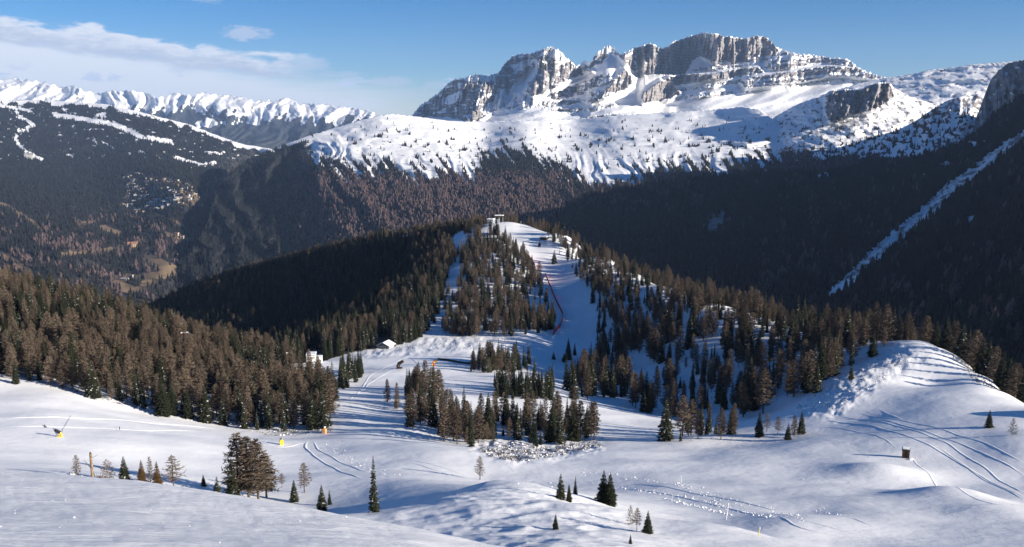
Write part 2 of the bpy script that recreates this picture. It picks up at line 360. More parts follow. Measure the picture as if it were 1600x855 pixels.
A_COLS = np.concatenate([np.linspace(-1.5, -0.66, 40)[:-1], np.linspace(-0.66, 0.66, 900), np.linspace(0.66, 1.5, 40)[1:]])
L_ROWS = np.concatenate([np.linspace(math.log(2.0), math.log(60), 190)[:-1], np.linspace(math.log(60), math.log(520), 380)[:-1], np.linspace(math.log(520), math.log(1500), 130)])
GA, GL = np.meshgrid(A_COLS, L_ROWS); GY = np.exp(GL); GX = GA*GY
GZ = ground_z(GX, GY)
TANV = GZ/GY; HOR = np.maximum.accumulate(TANV, 0); VIS = TANV >= HOR-0.0009
def is_visible(x, y):
    a = x/y; i = np.clip(np.searchsorted(A_COLS, a), 0, len(A_COLS)-1); j = np.clip(np.searchsorted(L_ROWS, np.log(y)), 0, len(L_ROWS)-1)
    return VIS[j, i]
def pick(u, v, dmin=60, dmax=1400):
    """visible ground point under photo pixel (u, v), searched outwards from dmin"""
    a, t = tan_of(u, v); i = int(np.clip(np.searchsorted(A_COLS, a), 0, len(A_COLS)-1))
    c = TANV[:, i]; ok = (GY[:, i] > dmin) & (GY[:, i] < dmax) & (c >= t)
    j = int(np.argmax(ok)) if ok.any() else int(np.argmax(np.where((GY[:, i] > dmin) & (GY[:, i] < dmax), c, -9)))
    y = float(GY[j, i]); 
    if ok.any() and j > 0 and c[j-1] < t:
        f = (t-c[j-1])/(c[j]-c[j-1]+1e-9); y = float(math.exp(GL[j-1, i]+f*(GL[j, i]-GL[j-1, i])))
    return float(a)*y, y, float(ground_z(float(a)*y, y))

# woodland on the near ground: outlines (photo pixels of the tree feet), spacing weight, share of larch, name
WOODS = [
 ('forest at the left edge', [(-400,380),(0,440),(120,470),(220,500),(320,540),(400,556),(445,568),(470,590),(500,600),(520,620),(525,650),(500,668),(440,676),(395,672),(330,662),(240,646),(150,622),(60,598),(0,590),(-400,575)], 0.97, 0.66),
 ('dark slope left of the hilltop', [(150,520),(232,486),(350,432),(450,408),(600,374),(700,360),(756,352),(752,372),(734,395),(710,430),(698,470),(694,500),(668,522),(640,536),(612,542),(585,545),(545,552),(500,566),(455,568),(400,556),(320,536),(220,500)], 0.97, 0.14),
 ('spur below the hilltop', [(765,362),(788,366),(800,384),(822,402),(842,430),(852,470),(868,492),(866,515),(830,524),(770,527),(700,528),(688,522),(698,500),(710,460),(722,420),(744,378)], 0.66, 0.5),
 ('ridge right of the piste', [(797,348),(835,350),(852,368),(872,394),(893,420),(905,440),(922,470),(930,500),(936,560),(905,585),(885,596),(872,612),(905,628),(960,622),(1000,645),(1060,655),(1120,648),(1180,655),(1240,628),(1280,600),(1330,572),(1362,552),(1395,536),(1340,528),(1300,522),(1200,498),(1100,474),(1040,444),(950,400),(890,366),(860,345)], 0.46, 0.55),
 ('clump in the middle of the snow', [(596,640),(634,640),(640,668),(690,690),(745,704),(765,692),(850,698),(930,690),(926,674),(880,660),(800,658),(745,652),(706,652),(690,640),(682,612),(640,604),(630,640),(602,624)], 0.60, 0.5),
 ('little spruce stand beside the lift', [(520,612),(545,606),(566,590),(566,572),(532,580)], 0.9, 0.0),
 ('small spruce stand on the upper piste', [(727,580),(760,584),(826,580),(828,562),(795,558),(735,566)], 0.7, 0.15),
 ('spruce row between the pistes', [(765,622),(865,626),(868,606),(830,600),(770,604)], 0.75, 0.1),
 ('clump at the edge of the shaded flat', [(1060,690),(1156,688),(1152,672),(1066,674)], 0.6, 0.35),
]
LANE = [(740,362),(716,400),(704,440),(694,480),(672,525)]
def forest_mask(x, y, z):
    u, v, _ = project(x, y, z); vis = is_visible(x, y)
    idx = np.full(np.shape(x), -1); w = np.zeros(np.shape(x))
    for i, (_, poly, dens, _) in enumerate(WOODS):
        m = inpoly(u, v, poly) & vis & (y > 200); idx[m] = i; w[m] = dens
    hid = (~vis) & (y > 420) & (v > 300)                              # far sides of the crests
    left = x/y < -0.12
    back = hid & (idx < 0); idx[back & left] = 1; idx[back & ~left] = 3; w[back] = 0.55
    far_back = back & (y > 1250); w[far_back] = 0.25
    rim = (u > 1395) & (y > 300) & (y < 560) & hid         # trees along the outer rim of the right shoulder
    idx[rim] = 3; w[rim] = 0.7
    return idx, w, u, v, vis

LIT = None
def build_snowfield():
    idx, w, u, v, vis = forest_mask(GX, GY, GZ)
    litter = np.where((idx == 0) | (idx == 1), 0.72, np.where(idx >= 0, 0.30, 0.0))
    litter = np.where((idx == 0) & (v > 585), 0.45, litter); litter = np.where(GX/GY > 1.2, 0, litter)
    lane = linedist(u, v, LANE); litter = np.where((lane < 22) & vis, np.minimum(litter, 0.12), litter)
    piste = np.zeros_like(GX)
    for p in ([(535,700),(640,690),(600,640),(700,560),(640,545),(540,590),(520,640)], [(1250,655),(1350,635),(1450,655),(1600,740),(1600,800),(1450,720)], [(780,350),(810,350),(900,470),(925,560),(840,560),(850,440)], [(660,590),(760,600),(720,640),(690,610)]):
        piste = np.maximum(piste, softpoly(u, v, p, 15))
    near = 1-sstep(GY, 60, 110)
    V = np.stack([GX, GY, GZ], -1).reshape(-1, 3)
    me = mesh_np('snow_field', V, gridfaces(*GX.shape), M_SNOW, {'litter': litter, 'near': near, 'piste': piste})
    tag(link('snow_field', me), 'snow covered ski slopes from the near shoulder up to the wooded hill', 'snow', kind='structure')
build_snowfield()

# ------------------------------------------------------------------ distant sheets
def pl(pts):
    p = np.array(pts, float); return lambda u: np.interp(u, p[:, 0], p[:, 1])
def tps_d(pts, lam=1e-3):
    p = np.array(pts, float); t = TPS(p[:, :2]/500.0, np.log(p[:, 2]), lam)
    return lambda U, V: np.exp(t(U/500.0, V/500.0))
SHEETS = {}
def sheet(name, us, top, bot, nv, dist, mat, label, attrs, amp=0.0, L=300.0, jag=0.0, jagL=9.0, back=6, gamma=1.0, flute=None, seed=0, backslope=0.05, smooth=True):
    us = np.asarray(us, float)
    vt = top(us)-jag*(ridged(us/jagL, us*0+seed, 4, seed)-0.45)*1.0
    vb = np.maximum(bot(us), vt+1.0)
    t = np.linspace(0, 1, nv)[:, None]**gamma
    V = vt[None]+t*(vb-vt)[None]; U = np.broadcast_to(us, V.shape)
    D = dist(U, V)
    if flute is not None: D = flute(U, V, D)
    P = at(U, V, D)
    if amp:
        n = fbm(P[..., 0]/L, (P[..., 1]*0.6+P[..., 2]*1.4)/L, 5, seed, 0.55)
        D = D*(1+0)+n*amp*np.minimum(1, (t*nv/5.0)+0.25); P = at(U, V, D)
    rows = [P]
    for i in range(back):                                              # the far side of the crest
        q = rows[0][0].copy(); d = q[:, 1]; s = 1+0.012*(i+1); q2 = q.copy(); q2[:, :2] *= s; q2[:, 2] = q[:, 2]-d*(s-1)*(backslope*6+0.3)
        rows.insert(0, q2[None])
    A = {k_: np.concatenate([np.repeat(a[:1], back, 0), a], 0) for k_, a in attrs(U, V, P).items()}
    P = np.concatenate(rows, 0)
    me = mesh_np(name, P.reshape(-1, 3), gridfaces(P.shape[0], P.shape[1]), mat, A, smooth)
    o = tag(link(name, me), label, name.replace('_', ' '), kind='structure')
    SHEETS[name] = (P, A, back, U, V)
    return o

# -- far snowy range across the valley, 16 km off
def far_range():
    top = pl([(-700,150),(-400,118),(-200,135),(-80,120),(0,127),(25,123),(40,126),(75,130),(100,138),(115,136),(150,147),(180,143),(200,143),(220,145),(245,153),(260,150),(275,147),(300,150),(320,146),(350,150),(385,155),(400,158),(430,157),(450,155),(470,163),(510,165),(540,169),(570,172),(585,178),(640,190),(800,215)])
    bot = pl([(-700,260),(800,262)])
    fl = pl([(-700,180),(0,168),(150,174),(215,175),(260,178),(300,170),(350,180),(400,190),(440,184),(480,196),(560,188),(640,198)])
    base = tps_d([(-500,130,17000),(0,130,17000),(300,150,16500),(600,180,15500),(-500,250,11500),(0,250,11500),(300,250,11000),(600,250,10500),(0,190,14200),(300,195,13800),(600,210,12800)])
    def flute(U, V, D):
        w = 30*fbm(U/110, V/60, 2, 9); s = ridged((U+w)/70+V/60, V/160, 3, 4)-0.5
        return D-s*420*sstep(V-top(U), 0, 14)-520*(fbm((U+w)/24+V/40, V/40, 5, 8))
    def at_(U, V, P):
        n = fbm(U/16, V/11, 4, 6); c = ridged(U/13+V/26, V/130, 2, 5)
        wood = sstep(V+n*9-(c-0.55)*22, fl(U)-2, fl(U)+8)
        wood = wood*(1-0.8*sstep(np.hypot((U-325)/26, (V-193)/9)+0.7*n, 1.0, 0.4))
        rock = 0.32*sstep(fbm(U/7, V/6, 4, 2), 0.15, 0.6)
        return {'rock': rock, 'wood': wood, 'brown': wood*0}
    sheet('mountain_range', np.linspace(-700, 800, 620), top, bot, 80, base, M_RANGE, 'sunlit white mountain range on the horizon beyond the deep valley', at_, 120, 900, 7.0, 14, flute=flute, seed=3)
far_range()

# -- forested valley side with ski runs, far left
def valley_side():
    top = pl([(-900,180),(-300,150),(0,158),(60,156),(120,160),(165,163),(205,172),(245,182),(300,196),(345,214),(380,226),(420,232),(470,240),(560,262),(700,300)])
    bot = pl([(-900,520),(0,480),(220,478),(330,440),(460,420),(700,400)])
    base = tps_d([(-600,170,7600),(0,160,7800),(165,165,7700),(300,197,7300),(380,227,6900),(470,241,6600),(0,200,6800),(0,245,5700),(150,240,6100),(300,245,6300),(100,270,5400),(260,275,4800),(322,285,4700),(250,310,4300),(318,322,4200),(190,300,4700),(345,300,5900),(400,300,6700),(345,360,4800),(400,380,5300),(0,300,4300),(0,340,3500),(100,330,4000),(0,400,2700),(100,390,2850),(200,380,3400),(290,360,3700),(100,440,2350),(200,455,2500),(260,420,2800),(0,460,2200),(-400,300,4000),(-400,460,2100),(600,300,7200),(600,400,6200)])
    runs = [([(-60,160),(0,165),(28,170),(50,174)], 2.6), ([(26,174),(30,184),(46,190),(52,195),(44,200),(28,206),(24,214),(30,228),(42,238),(66,250)], 3.0), ([(86,180),(130,186),(180,195),(205,206),(222,214)], 4.2), ([(233,216),(250,219),(268,222)], 4.2),
            ([(274,246),(290,251),(310,256),(322,257),(335,254)], 2.6), ([(92,160),(98,168),(105,178)], 1.2), ([(150,181),(163,177),(160,186)], 2.6), ([(300,262),(318,258)], 1.6), ([(145,217),(150,224)], 1.8), ([(160,222),(176,230)], 1.4), ([(218,238),(224,238)], 2.2), ([(320,238),(345,240)], 2.0), ([(105,242),(115,246)],1.8), ([(237,316),(258,310),(270,307)], 1.2)]
    tan = [([(115,343),(130,348),(148,346)], 3.5), ([(95,398),(150,392),(200,386),(228,384)], 3.2), ([(232,404),(250,412),(275,424)], 8), ([(185,440),(200,452),(215,455),(232,440),(262,426)], 7), ([(200,432),(240,430)], 5), ([(0,318),(20,326),(40,340),(62,356)], 3.0), ([(215,348),(225,365),(232,400)], 1.4), ([(245,335),(268,343),(285,352)], 2.0), ([(255,365),(300,375)], 3.0), ([(0,395),(25,410),(45,425)], 4.5), ([(160,355),(185,365)], 4.5)]
    def at_(U, V, P):
        n = fbm(U/13, V/9, 4, 16); n2 = fbm(U/4.5, V/3.2, 3, 18); du = U+n2*4.6+n*2; dv = V+n2*3.2
        wood = sstep(V+n*5-top(U), 1.5, 8.5)
        sp = sstep(fbm(U/11, V/5, 4, 41), 0.52, 0.72)*(V < 250); wood = wood*(1-0.85*sp)
        snow = 0
        for pts, w in runs: snow = np.maximum(snow, np.clip(1.6-linedist(du, dv, pts)/w, 0, 1))
        wood = wood*(1-sstep(snow, 0.45, 0.9))
        br = sstep(fbm(U/40, V/22, 4, 28), -0.05, 0.5)*sstep(V, 320, 380)*0.8
        town = softpoly(U, V, TOWN, 6)*0.5
        tn = 0
        for pts, w in tan: tn = np.maximum(tn, np.clip(1.5-linedist(du, dv, pts)/w, 0, 1))
        tn = np.maximum(tn, town)
        return {'rock': 0*U, 'wood': wood, 'brown': br, 'dry': tn, 'bare': np.maximum(tn, sstep(snow, 0.45, 0.9))}
    sheet('valley_side', np.linspace(-900, 700, 720), top, bot, 260, base, M_VALLEY, 'dark forested valley side with ski runs and clearings', at_, 55, 420, 1.5, 20, seed=12)
TOWN = [(192,276),(215,270),(262,278),(275,282),(300,290),(318,322),(300,322),(270,318),(250,330),(215,334),(195,328),(186,318),(200,300)]
def mat_valley():
    m = mat_mountain('valley_ground', (0.2, 0.19, 0.18), (0.3, 0.28, 0.26), (0.036, 0.035, 0.034), 0.006, 10); k = NT(m.node_tree); b = k.n['Principled BSDF']
    src = b.inputs['Base Color'].links[0].from_socket; co = k.new('ShaderNodeTexCoord').outputs['Object']; n = k.noise(co, 0.02, 5, 0.6)
    k.l.new(k.mix(k.ramp(k.attr('dry'), 0.35, 0.7), src, k.mix(n, (0.13, 0.095, 0.06), (0.27, 0.19, 0.11))), b.inputs['Base Color'])
    return m
M_VALLEY = mat_valley()
valley_side()

# -- broad hill with the open snow plateau, in front of the rock walls
PT = [(150,480),(240,440),(295,400),(318,365),(330,330),(338,300),(350,281),(362,268),(380,255),(440,228),(480,213),(520,201),(560,189),(590,181),(610,178),(640,181),(700,189),(760,191),(820,189),(900,186),(960,181),(1040,176),(1100,173),(1160,167),(1185,171),(1215,192),(1240,214),(1270,240),(1320,262),(1400,300)]
def plateau_hill():
    top = pl(PT); bot = pl([(150,470),(400,440),(560,400),(860,380),(1400,400)])
    base = tps_d([(345,290,4250),(380,256,4650),(440,228,5000),(520,202,5300),(600,179,5700),(760,192,6300),(900,187,6500),(1100,174,6000),(1185,172,5400),(1240,215,4750),(250,440,2850),(350,400,3000),(322,360,3350),(460,380,3250),(560,340,3200),(700,320,3250),(860,320,3200),(1000,330,3000),(1150,310,3200),(500,270,4000),(600,255,4200),(700,265,4050),(800,265,4050),(900,268,4000),(1000,270,3900),(1100,265,4000),(1200,250,4300),(600,215,4900),(700,215,5150),(820,212,5200),(960,210,5200),(1100,205,5100),(365,330,3750),(430,290,4250),(1300,300,3600)])
    fl = pl([(150,300),(380,235),(440,222),(480,236),(520,252),(560,262),(600,252),(640,262),(700,262),(740,276),(756,240),(790,232),(830,228),(850,252),(880,268),(930,282),(1000,268),(1080,262),(1150,256),(1230,240),(1300,230)])
    def flute(U, V, D):
        U = U+20*fbm(U/80, V/55, 3, 43); s = ridged((U-0.75*V)/74, V/260, 3, 44)-0.5
        return D-s*105*sstep(V, 215, 265)-60*(ridged((U-0.7*V)/21, V/120, 2, 47)-0.5)*sstep(V, 225, 270)-95*fbm(U/110, V/24, 3, 49)*(1-sstep(V, 220, 250))-9*fbm((U+V)/18, V/8, 3, 50)-(1-sstep(U, 430, 560))*sstep(V-top(U), 4, 20)*(260*(ridged((U-0.35*V)/44, V/150, 3, 46)-0.5)+90*fbm(U/14, V/20, 3, 48))
    def at_(U, V, P):
        st = fbm((U-0.72*V)/9, V/60, 4, 52); n = fbm(U/14, V/8, 4, 53); n2 = fbm(U/5, V/3.6, 3, 57)
        wood = sstep(V+st*30+n*9+n2*5-fl(U), -7, 15)
        gul = sstep(ridged((U+14*n-0.8*V)/33, V/120, 3, 58), 0.78, 0.95)*(1-sstep(V, 275, 305)); wood = wood*(1-0.92*gul)
        sp = sstep(n+0.4*n2+0.5*st+0.28*sstep(U, 1040, 1120)*sstep(V, 205, 225), 0.5, 0.9)*sstep(V-top(U), 12, 30)*0.95; wood = np.maximum(wood, sp*0.75)
        wood = np.maximum(wood, sstep(fbm(U/8, V/3.4, 3, 77)+0.3*n, 0.66, 0.9)*(V-top(U) > 5)*0.6)
        left = 1-sstep(U, 440, 520)
        wood = np.maximum(wood, left*sstep(V-top(U), 2, 7))
        br = sstep(V+st*8, 262, 288)*sstep(U, 420, 540)*(1-0.8*sstep(U, 840, 900))*(0.45+0.6*sstep(n, -0.35, 0.35))
        rock = 0.46*sstep(fbm(U/11, V/3.6, 4, 61)+0.4*st, 0.15, 0.65)*sstep(V-top(U), 2, 9)
        return {'rock': rock, 'wood': wood, 'brown': np.clip(br, 0, 1)}
    sheet('plateau_hill', np.linspace(150, 1400, 820), top, bot, 200, base, M_HILL, 'broad hill with a bright snow plateau above brown and dark forest', at_, 9, 200, 2.0, 9, flute=flute, seed=21)
plateau_hill()

# -- the rock walls
RIDGE = [(560,192),(600,190),(640,186),(655,167),(690,142),(700,131),(712,124),(725,123),(740,117),(760,119),(778,116),(786,104),(792,96),(800,88),(812,85),(835,83),(848,77),(862,73),(872,78),(880,85),(892,97),(903,104),(908,98),(914,94),(922,99),(928,90),(938,79),(950,70),(960,76),(970,86),(978,82),(986,78),(996,74),(1007,71),(1016,68),(1024,71),(1032,76),(1044,72),(1056,64),(1068,60),(1076,57),(1090,54),(1101,51),(1112,53),(1122,54),(1132,58),(1142,58),(1155,60),(1168,61),(1178,57),(1188,56),(1198,60),(1206,66),(1212,74),(1224,78),(1236,82),(1255,85),(1280,88),(1300,91),(1325,93),(1332,99),(1345,108),(1365,116),(1385,122),(1420,128),(1480,136),(1560,140),(1660,140)]
CLIFFS = [  # rock outlines, strength, push towards the viewer (m)
 ([(642,184),(655,167),(690,141),(712,123),(740,116),(778,114),(790,97),(812,84),(838,83),(846,93),(826,104),(812,120),(800,132),(800,142),(790,148),(786,166),(770,172),(752,186),(735,190),(700,182),(668,182)], 0.82, 120),
 ([(838,84),(850,76),(872,76),(886,90),(906,105),(925,112),(905,118),(880,126),(862,140),(846,147),(832,150),(822,142),(830,128),(842,112),(838,98)], 0.72, 200),
 ([(812,150),(836,146),(842,165),(820,170),(795,170)], 0.45, 40),
 ([(925,98),(936,80),(950,70),(960,78),(948,90),(936,100),(912,108)], 0.75, 0),
 ([(905,132),(930,120),(952,116),(958,126),(930,136),(905,144),(880,149),(862,148)], 0.60, 40),
 ([(968,118),(977,110),(986,120),(988,132),(964,142),(938,156),(924,160),(940,146),(956,132)], 0.9, 120),
 ([(962,84),(986,76),(1016,66),(1032,75),(1022,88),(1014,104),(1006,112),(990,110),(976,96)], 0.75, 120),
 ([(1014,108),(1024,86),(1036,74),(1056,63),(1078,55),(1101,50),(1142,57),(1168,60),(1188,54),(1206,64),(1216,78),(1206,92),(1188,98),(1160,96),(1146,100),(1132,92),(1118,102),(1108,92),(1094,86),(1084,92),(1078,100),(1070,114),(1044,116),(1016,114)], 0.97, 60),
 ([(1040,124),(1070,118),(1110,117),(1150,110),(1186,106),(1190,112),(1160,118),(1130,122),(1090,126),(1052,134),(1036,130)], 0.82, 110),
 ([(1012,140),(1032,128),(1052,132),(1062,146),(1042,154),(1006,160),(1002,150)], 0.85, 260),
 ([(1160,130),(1176,122),(1226,114),(1300,104),(1345,108),(1388,122),(1360,123),(1330,118),(1296,118),(1256,126),(1204,134),(1166,138)], 0.78, 190),
 ([(862,150),(900,146),(940,142),(975,136),(975,139),(940,147),(900,151),(862,155)], .62, 45),
 ([(846,162),(900,158),(950,152),(950,155),(900,162),(850,167)], .52, 30),
 ([(860,173),(920,169),(960,163),(960,166),(900,175)], .45, 20),
 ([(918,184),(960,180),(1010,182),(1052,180),(1052,184),(960,187),(920,188)], .75, 10),
 ([(1058,140),(1120,131),(1162,126),(1162,128),(1120,134),(1062,143)], .48, 35),
 ([(1070,151),(1130,144),(1172,142),(1172,144),(1120,149),(1070,154)], .40, 25),
 ([(1230,131),(1300,124),(1370,128),(1370,130),(1300,128),(1232,135)], .45, 25),
 ([(1080,108),(1120,104),(1180,101),(1180,103),(1120,108),(1082,112)], .5, 30),
 ([(1206,92),(1226,82),(1255,85),(1326,93),(1346,108),(1310,100),(1270,98),(1246,104),(1216,110),(1196,106)], 0.68, 120),
]
def blur(A, n):
    k = np.exp(-np.linspace(-2, 2, 2*n+1)**2); k /= k.sum(); B = np.pad(A, ((0, 0), (n, n)), mode='edge')
    return np.stack([np.convolve(r, k, 'valid') for r in B])
def massif():
    top = pl(RIDGE); bot = pl([(560,205),(1660,215)])
    us = np.linspace(560, 1660, 900); nv = 190
    lat = pl([(560,9700),(640,9500),(665,9300),(700,8850),(720,8500),(790,8600),(850,8500),(905,8800),(950,8550),(990,8600),(1030,9000),(1070,8800),(1130,8600),(1200,8500),(1300,8200),(1390,7900),(1660,7500)])
    def strata(U, V):
        w = V-0.10*(1300-U)*sstep(U, 1130, 1170)-0.02*U+2.0*fbm(U/40, V/30, 3, 71)
        return np.clip(0.5+0.9*perlin(w/5.2, w*0+U/260, 72)+0.35*fbm(U/5, w/2.5, 3, 78), 0, 1)
    def cliffmask(U, V):
        n = fbm(U/9, V/7, 4, 70); n2 = fbm(U/3.4, V/2.8, 3, 73); du, dv = U+n*2.2+n2*0.8, V+n*1.6+n2*0.8
        c = np.zeros_like(U); push = np.zeros_like(U)
        for poly, s, p in CLIFFS:
            m = softpoly(du, dv, poly, 2.0); c = np.maximum(c, m*s); push = np.maximum(push, softpoly(U, V, poly, 7)*p)
        return c, push
    def dist(U0, V0):
        vg = np.linspace(38, 218, 300); U, V = np.meshgrid(U0[0], vg)         # shaped on an even grid, then read off at the mesh rows
        D = shape(U, V)
        return np.stack([np.interp(V0[:, j], vg, D[:, j]) for j in range(V0.shape[1])], 1)
    def shape(U, V):
        c, push = cliffmask(U, V)
        strat = strata(U, V)
        right = sstep(U, 1130, 1190)
        g = (1-c)*15.5+c*(1.6+(1.8+right*4.0)*strat)                           # metres back per pixel row
        dv = np.gradient(V, axis=0)
        back = np.cumsum((g*dv)[::-1], 0)[::-1]                          # integrated from the foot upwards
        tu = top(U[0]); tot = blur(np.array([[np.interp(tu[j], V[:, j], back[:, j]) for j in range(U.shape[1])]]), 70)[0]
        want = lat(U[0])-6650
        D = 6650+back*(want/np.maximum(tot, 1))[None]
        D = blur(D, 7)*(1-0.9*c)+D*0.9*c
        k = 0.45+0.55*c
        fl = ridged(U/17, V/75, 3, 74)-0.5; fl2 = ridged(U/6.5+V/40, V/34, 3, 75)-0.5
        k2 = 1-0.82*right
        big = fbm((U+0.5*V)/52, V/130, 3, 88)
        return D-push-c*k2*(165*fl*(0.5+0.8*np.abs(perlin(U/31, V/60, 89)))+95*fl2)-c*(0.4+0.6*(U < 1130))*420*big-(1-c)*(80*fbm(U/60+V/30, V/26, 2, 76)+2.5*fbm(U/12, V/6, 3, 79))-c*36*fbm(U/7+V/18, V/9, 4, 91)
    def at_(U, V, P):
        c, push = cliffmask(U, V)
        n = fbm(U/6, V/3.6, 4, 80); led = ridged(U/26+V/13, V/4.6, 3, 82)
        strat = strata(U, V)
        right = sstep(U, 1130, 1190)*sstep(V, 82, 90)
        patch = fbm((U-0.6*V)/15, (V+0.35*U)/7, 4, 81)
        rock = c*(1.0-0.6*right*sstep(strat, 0.45, 0.8))-0.55*sstep(patch, 0.12, 0.5)*(U < 1000)-0.2*sstep(ridged(U/8, V/60, 2, 84), 0.74, 0.92)-0.35*sstep(ridged(U/7+V/20, V/26, 2, 85), 0.8, 0.95)*(U > 1075)*(V < 72)
        for sp in ([(690,157),(720,143),(724,150),(702,164)], [(772,168),(776,150),(790,139),(794,150),(788,166),(780,175)], [(812,108),(834,93),(842,98),(826,112)], [(800,104),(815,98),(822,104),(806,111)], [(752,172),(765,162),(770,172),(760,180)], [(724,124),(745,118),(775,116),(772,124),(740,128)], [(930,82),(950,69),(962,78),(952,84)], [(858,84),(872,78),(886,92),(880,100)]):
            rock = rock-0.8*softpoly(U+2*n, V+1.5*n, sp, 3)
        rock = rock+0.35*(c > 0.2)*n
        low = sstep(V, 150, 175)*0.36*sstep(fbm(U/8, V/3.5, 4, 86), 0.05, 0.55); rock = np.maximum(rock, low)
        rim = sstep(V-top(U), 0, 3.0); rock = rock*(0.45+0.55*rim)
        return {'rock': np.clip(rock, 0, 1), 'wood': 0*U, 'brown': 0*U}
    sheet('rocky_massif', us, top, bot, nv, dist, M_MASSIF, 'snowy rock massif of pale walls and ledges towering over the plateau', at_, 0, 300, 4.6, 8, seed=31, back=5, smooth=False)
massif()

# -- stepped high ground right of the massif
def right_ground():
    # long rocky plateau on the skyline
    top = pl([(1280,150),(1350,128),(1385,122),(1420,117),(1450,110),(1500,104),(1530,100),(1560,98),(1620,93),(1800,80),(2100,95)]); bot = pl([(1280,235),(2100,235)])
    base = tps_d([(1350,130,6300),(1450,112,6200),(1560,100,6000),(1800,90,5800),(1350,200,5000),(1600,200,4700),(1800,200,4600),(1450,150,5500)])
    def a1(U, V, P):
        n = fbm(U/9, V/3.6, 5, 90); rock = 0.55*sstep(n+0.25*np.sin(V*1.1+U*0.05), 0.05, 0.5)
        return {'rock': rock, 'wood': 0*U, 'brown': 0*U}
    sheet('rocky_plateau', np.linspace(1280, 2100, 420), top, bot, 80, base, M_MASSIF, 'speckled rock and snow plateau sloping along the right skyline', a1, 70, 260, 1.6, 9, seed=41)
    # cliffed step
    top = pl([(1130,240),(1180,205),(1215,180),(1240,166),(1262,157),(1285,150),(1297,142),(1320,139),(1345,141),(1352,135),(1372,130),(1388,128),(1398,138),(1420,150),(1450,160),(1500,172),(1600,190)]); bot = pl([(1130,330),(1600,320)])
    base = tps_d([(1180,206,5300),(1262,158,5100),(1345,142,4900),(1390,130,4900),(1500,175,4700),(1180,300,4000),(1350,300,3700),(1560,300,3500),(1300,200,4550),(1420,190,4550),(1240,230,4400)])
    cl = [(1294,150),(1300,142),(1345,139),(1372,129),(1390,130),(1396,150),(1384,160),(1362,172),(1340,176),(1318,186),(1298,189),(1291,176)]
    def f2(U, V, D):
        m = softpoly(U, V, cl, 6); return D-m*150-m*150*(ridged(U/17+V/60, V/70, 3, 92)-0.5)-m*60*fbm(U/6, V/9, 4, 96)+45*fbm(U/40, V/22, 3, 95)
    def a2(U, V, P):
        n = fbm(U/7, V/4.5, 4, 93); m = softpoly(U+n*2, V+n*2, cl, 2)
        wood = sstep(V+n*12, 226, 246); wood = np.maximum(wood, 0.7*sstep(fbm(U/10, V/6, 4, 94), 0.28, 0.6)*(V > 185))
        return {'rock': np.maximum(m*0.95*sstep(V-top(U), 0, 4), 0.55*sstep(n, -0.05, 0.4)), 'wood': wood, 'brown': 0*U+0.25}
    sheet('cliffed_ridge', np.linspace(1130, 1600, 330), top, bot, 110, base, M_MASSIF, 'snowy step with a brown fluted cliff right of the massif', a2, 14, 160, 1.5, 7, flute=f2, seed=43, smooth=False)
    # snowy knoll with scrub
    top = pl([(1080,285),(1200,262),(1270,240),(1330,226),(1370,212),(1400,205),(1430,190),(1455,172),(1475,160),(1500,151),(1520,149),(1540,155),(1552,168),(1560,186),(1620,200),(1700,205)]); bot = pl([(1080,330),(1700,330)])
    base = tps_d([(1200,263,4100),(1330,227,4000),(1430,191,3900),(1510,150,3900),(1560,186,3700),(1650,205,3500),(1200,320,3100),(1400,310,2950),(1600,310,2800),(1480,200,3500),(1400,250,3400)])
    def f3(U, V, D): return D-90*(ridged((U+V*0.4)/46, V/80, 3, 101)-0.5)+16*fbm(U/22, V/16, 3, 102)
    def a3(U, V, P):
        n = fbm(U/7, V/5, 4, 103); n2 = fbm(U/18, V/12, 3, 105)
        wood = sstep(V+n*10+n2*16, 232, 252); wood = np.maximum(wood, 0.8*sstep(n+0.5*n2, 0.02, 0.4)*(V > 172))
        rock = 0.85*sstep(n, -0.3, 0.15)*(1-sstep(V-top(U), 14, 30))*(U > 1425)+0.4*sstep(n, .15, .5)
        return {'rock': rock, 'wood': wood, 'brown': 0.35+0*U}
    sheet('snowy_knoll', np.linspace(1080, 1700, 420), top, bot, 110, base, M_MASSIF, 'rounded sunny knoll with rock and scrub above the dark forest', a3, 10, 120, 2.0, 7, flute=f3, seed=47, smooth=False)
    # dark buttress at the right edge
    top = pl([(1520,200),(1530,172),(1538,150),(1548,125),(1560,110),(1575,99),(1592,95),(1630,90),(1760,60),(1950,40)]); bot = pl([(1520,240),(1950,300)])
    base = tps_d([(1530,172,3350),(1560,110,3350),(1600,95,3300),(1800,60,3200),(1540,220,2950),(1700,220,2800),(1900,240,2700)])
    def f4(U, V, D): return D-90*(ridged(U/22, V/80, 3, 111)-0.5)-(U-1530)*0.2
    def a4(U, V, P):
        n = fbm(U/8, V/6, 4, 113); return {'rock': np.clip(0.9-0.5*sstep(n, 0.2, 0.5), 0, 1), 'wood': 0*U, 'brown': 0*U}
    sheet('rock_buttress', np.linspace(1520, 1950, 220), top, bot, 80, base, M_MASSIF, 'dark rock buttress rising at the right edge of the view', a4, 16, 90, 2.0, 8, flute=f4, seed=51, smooth=False)
right_ground()

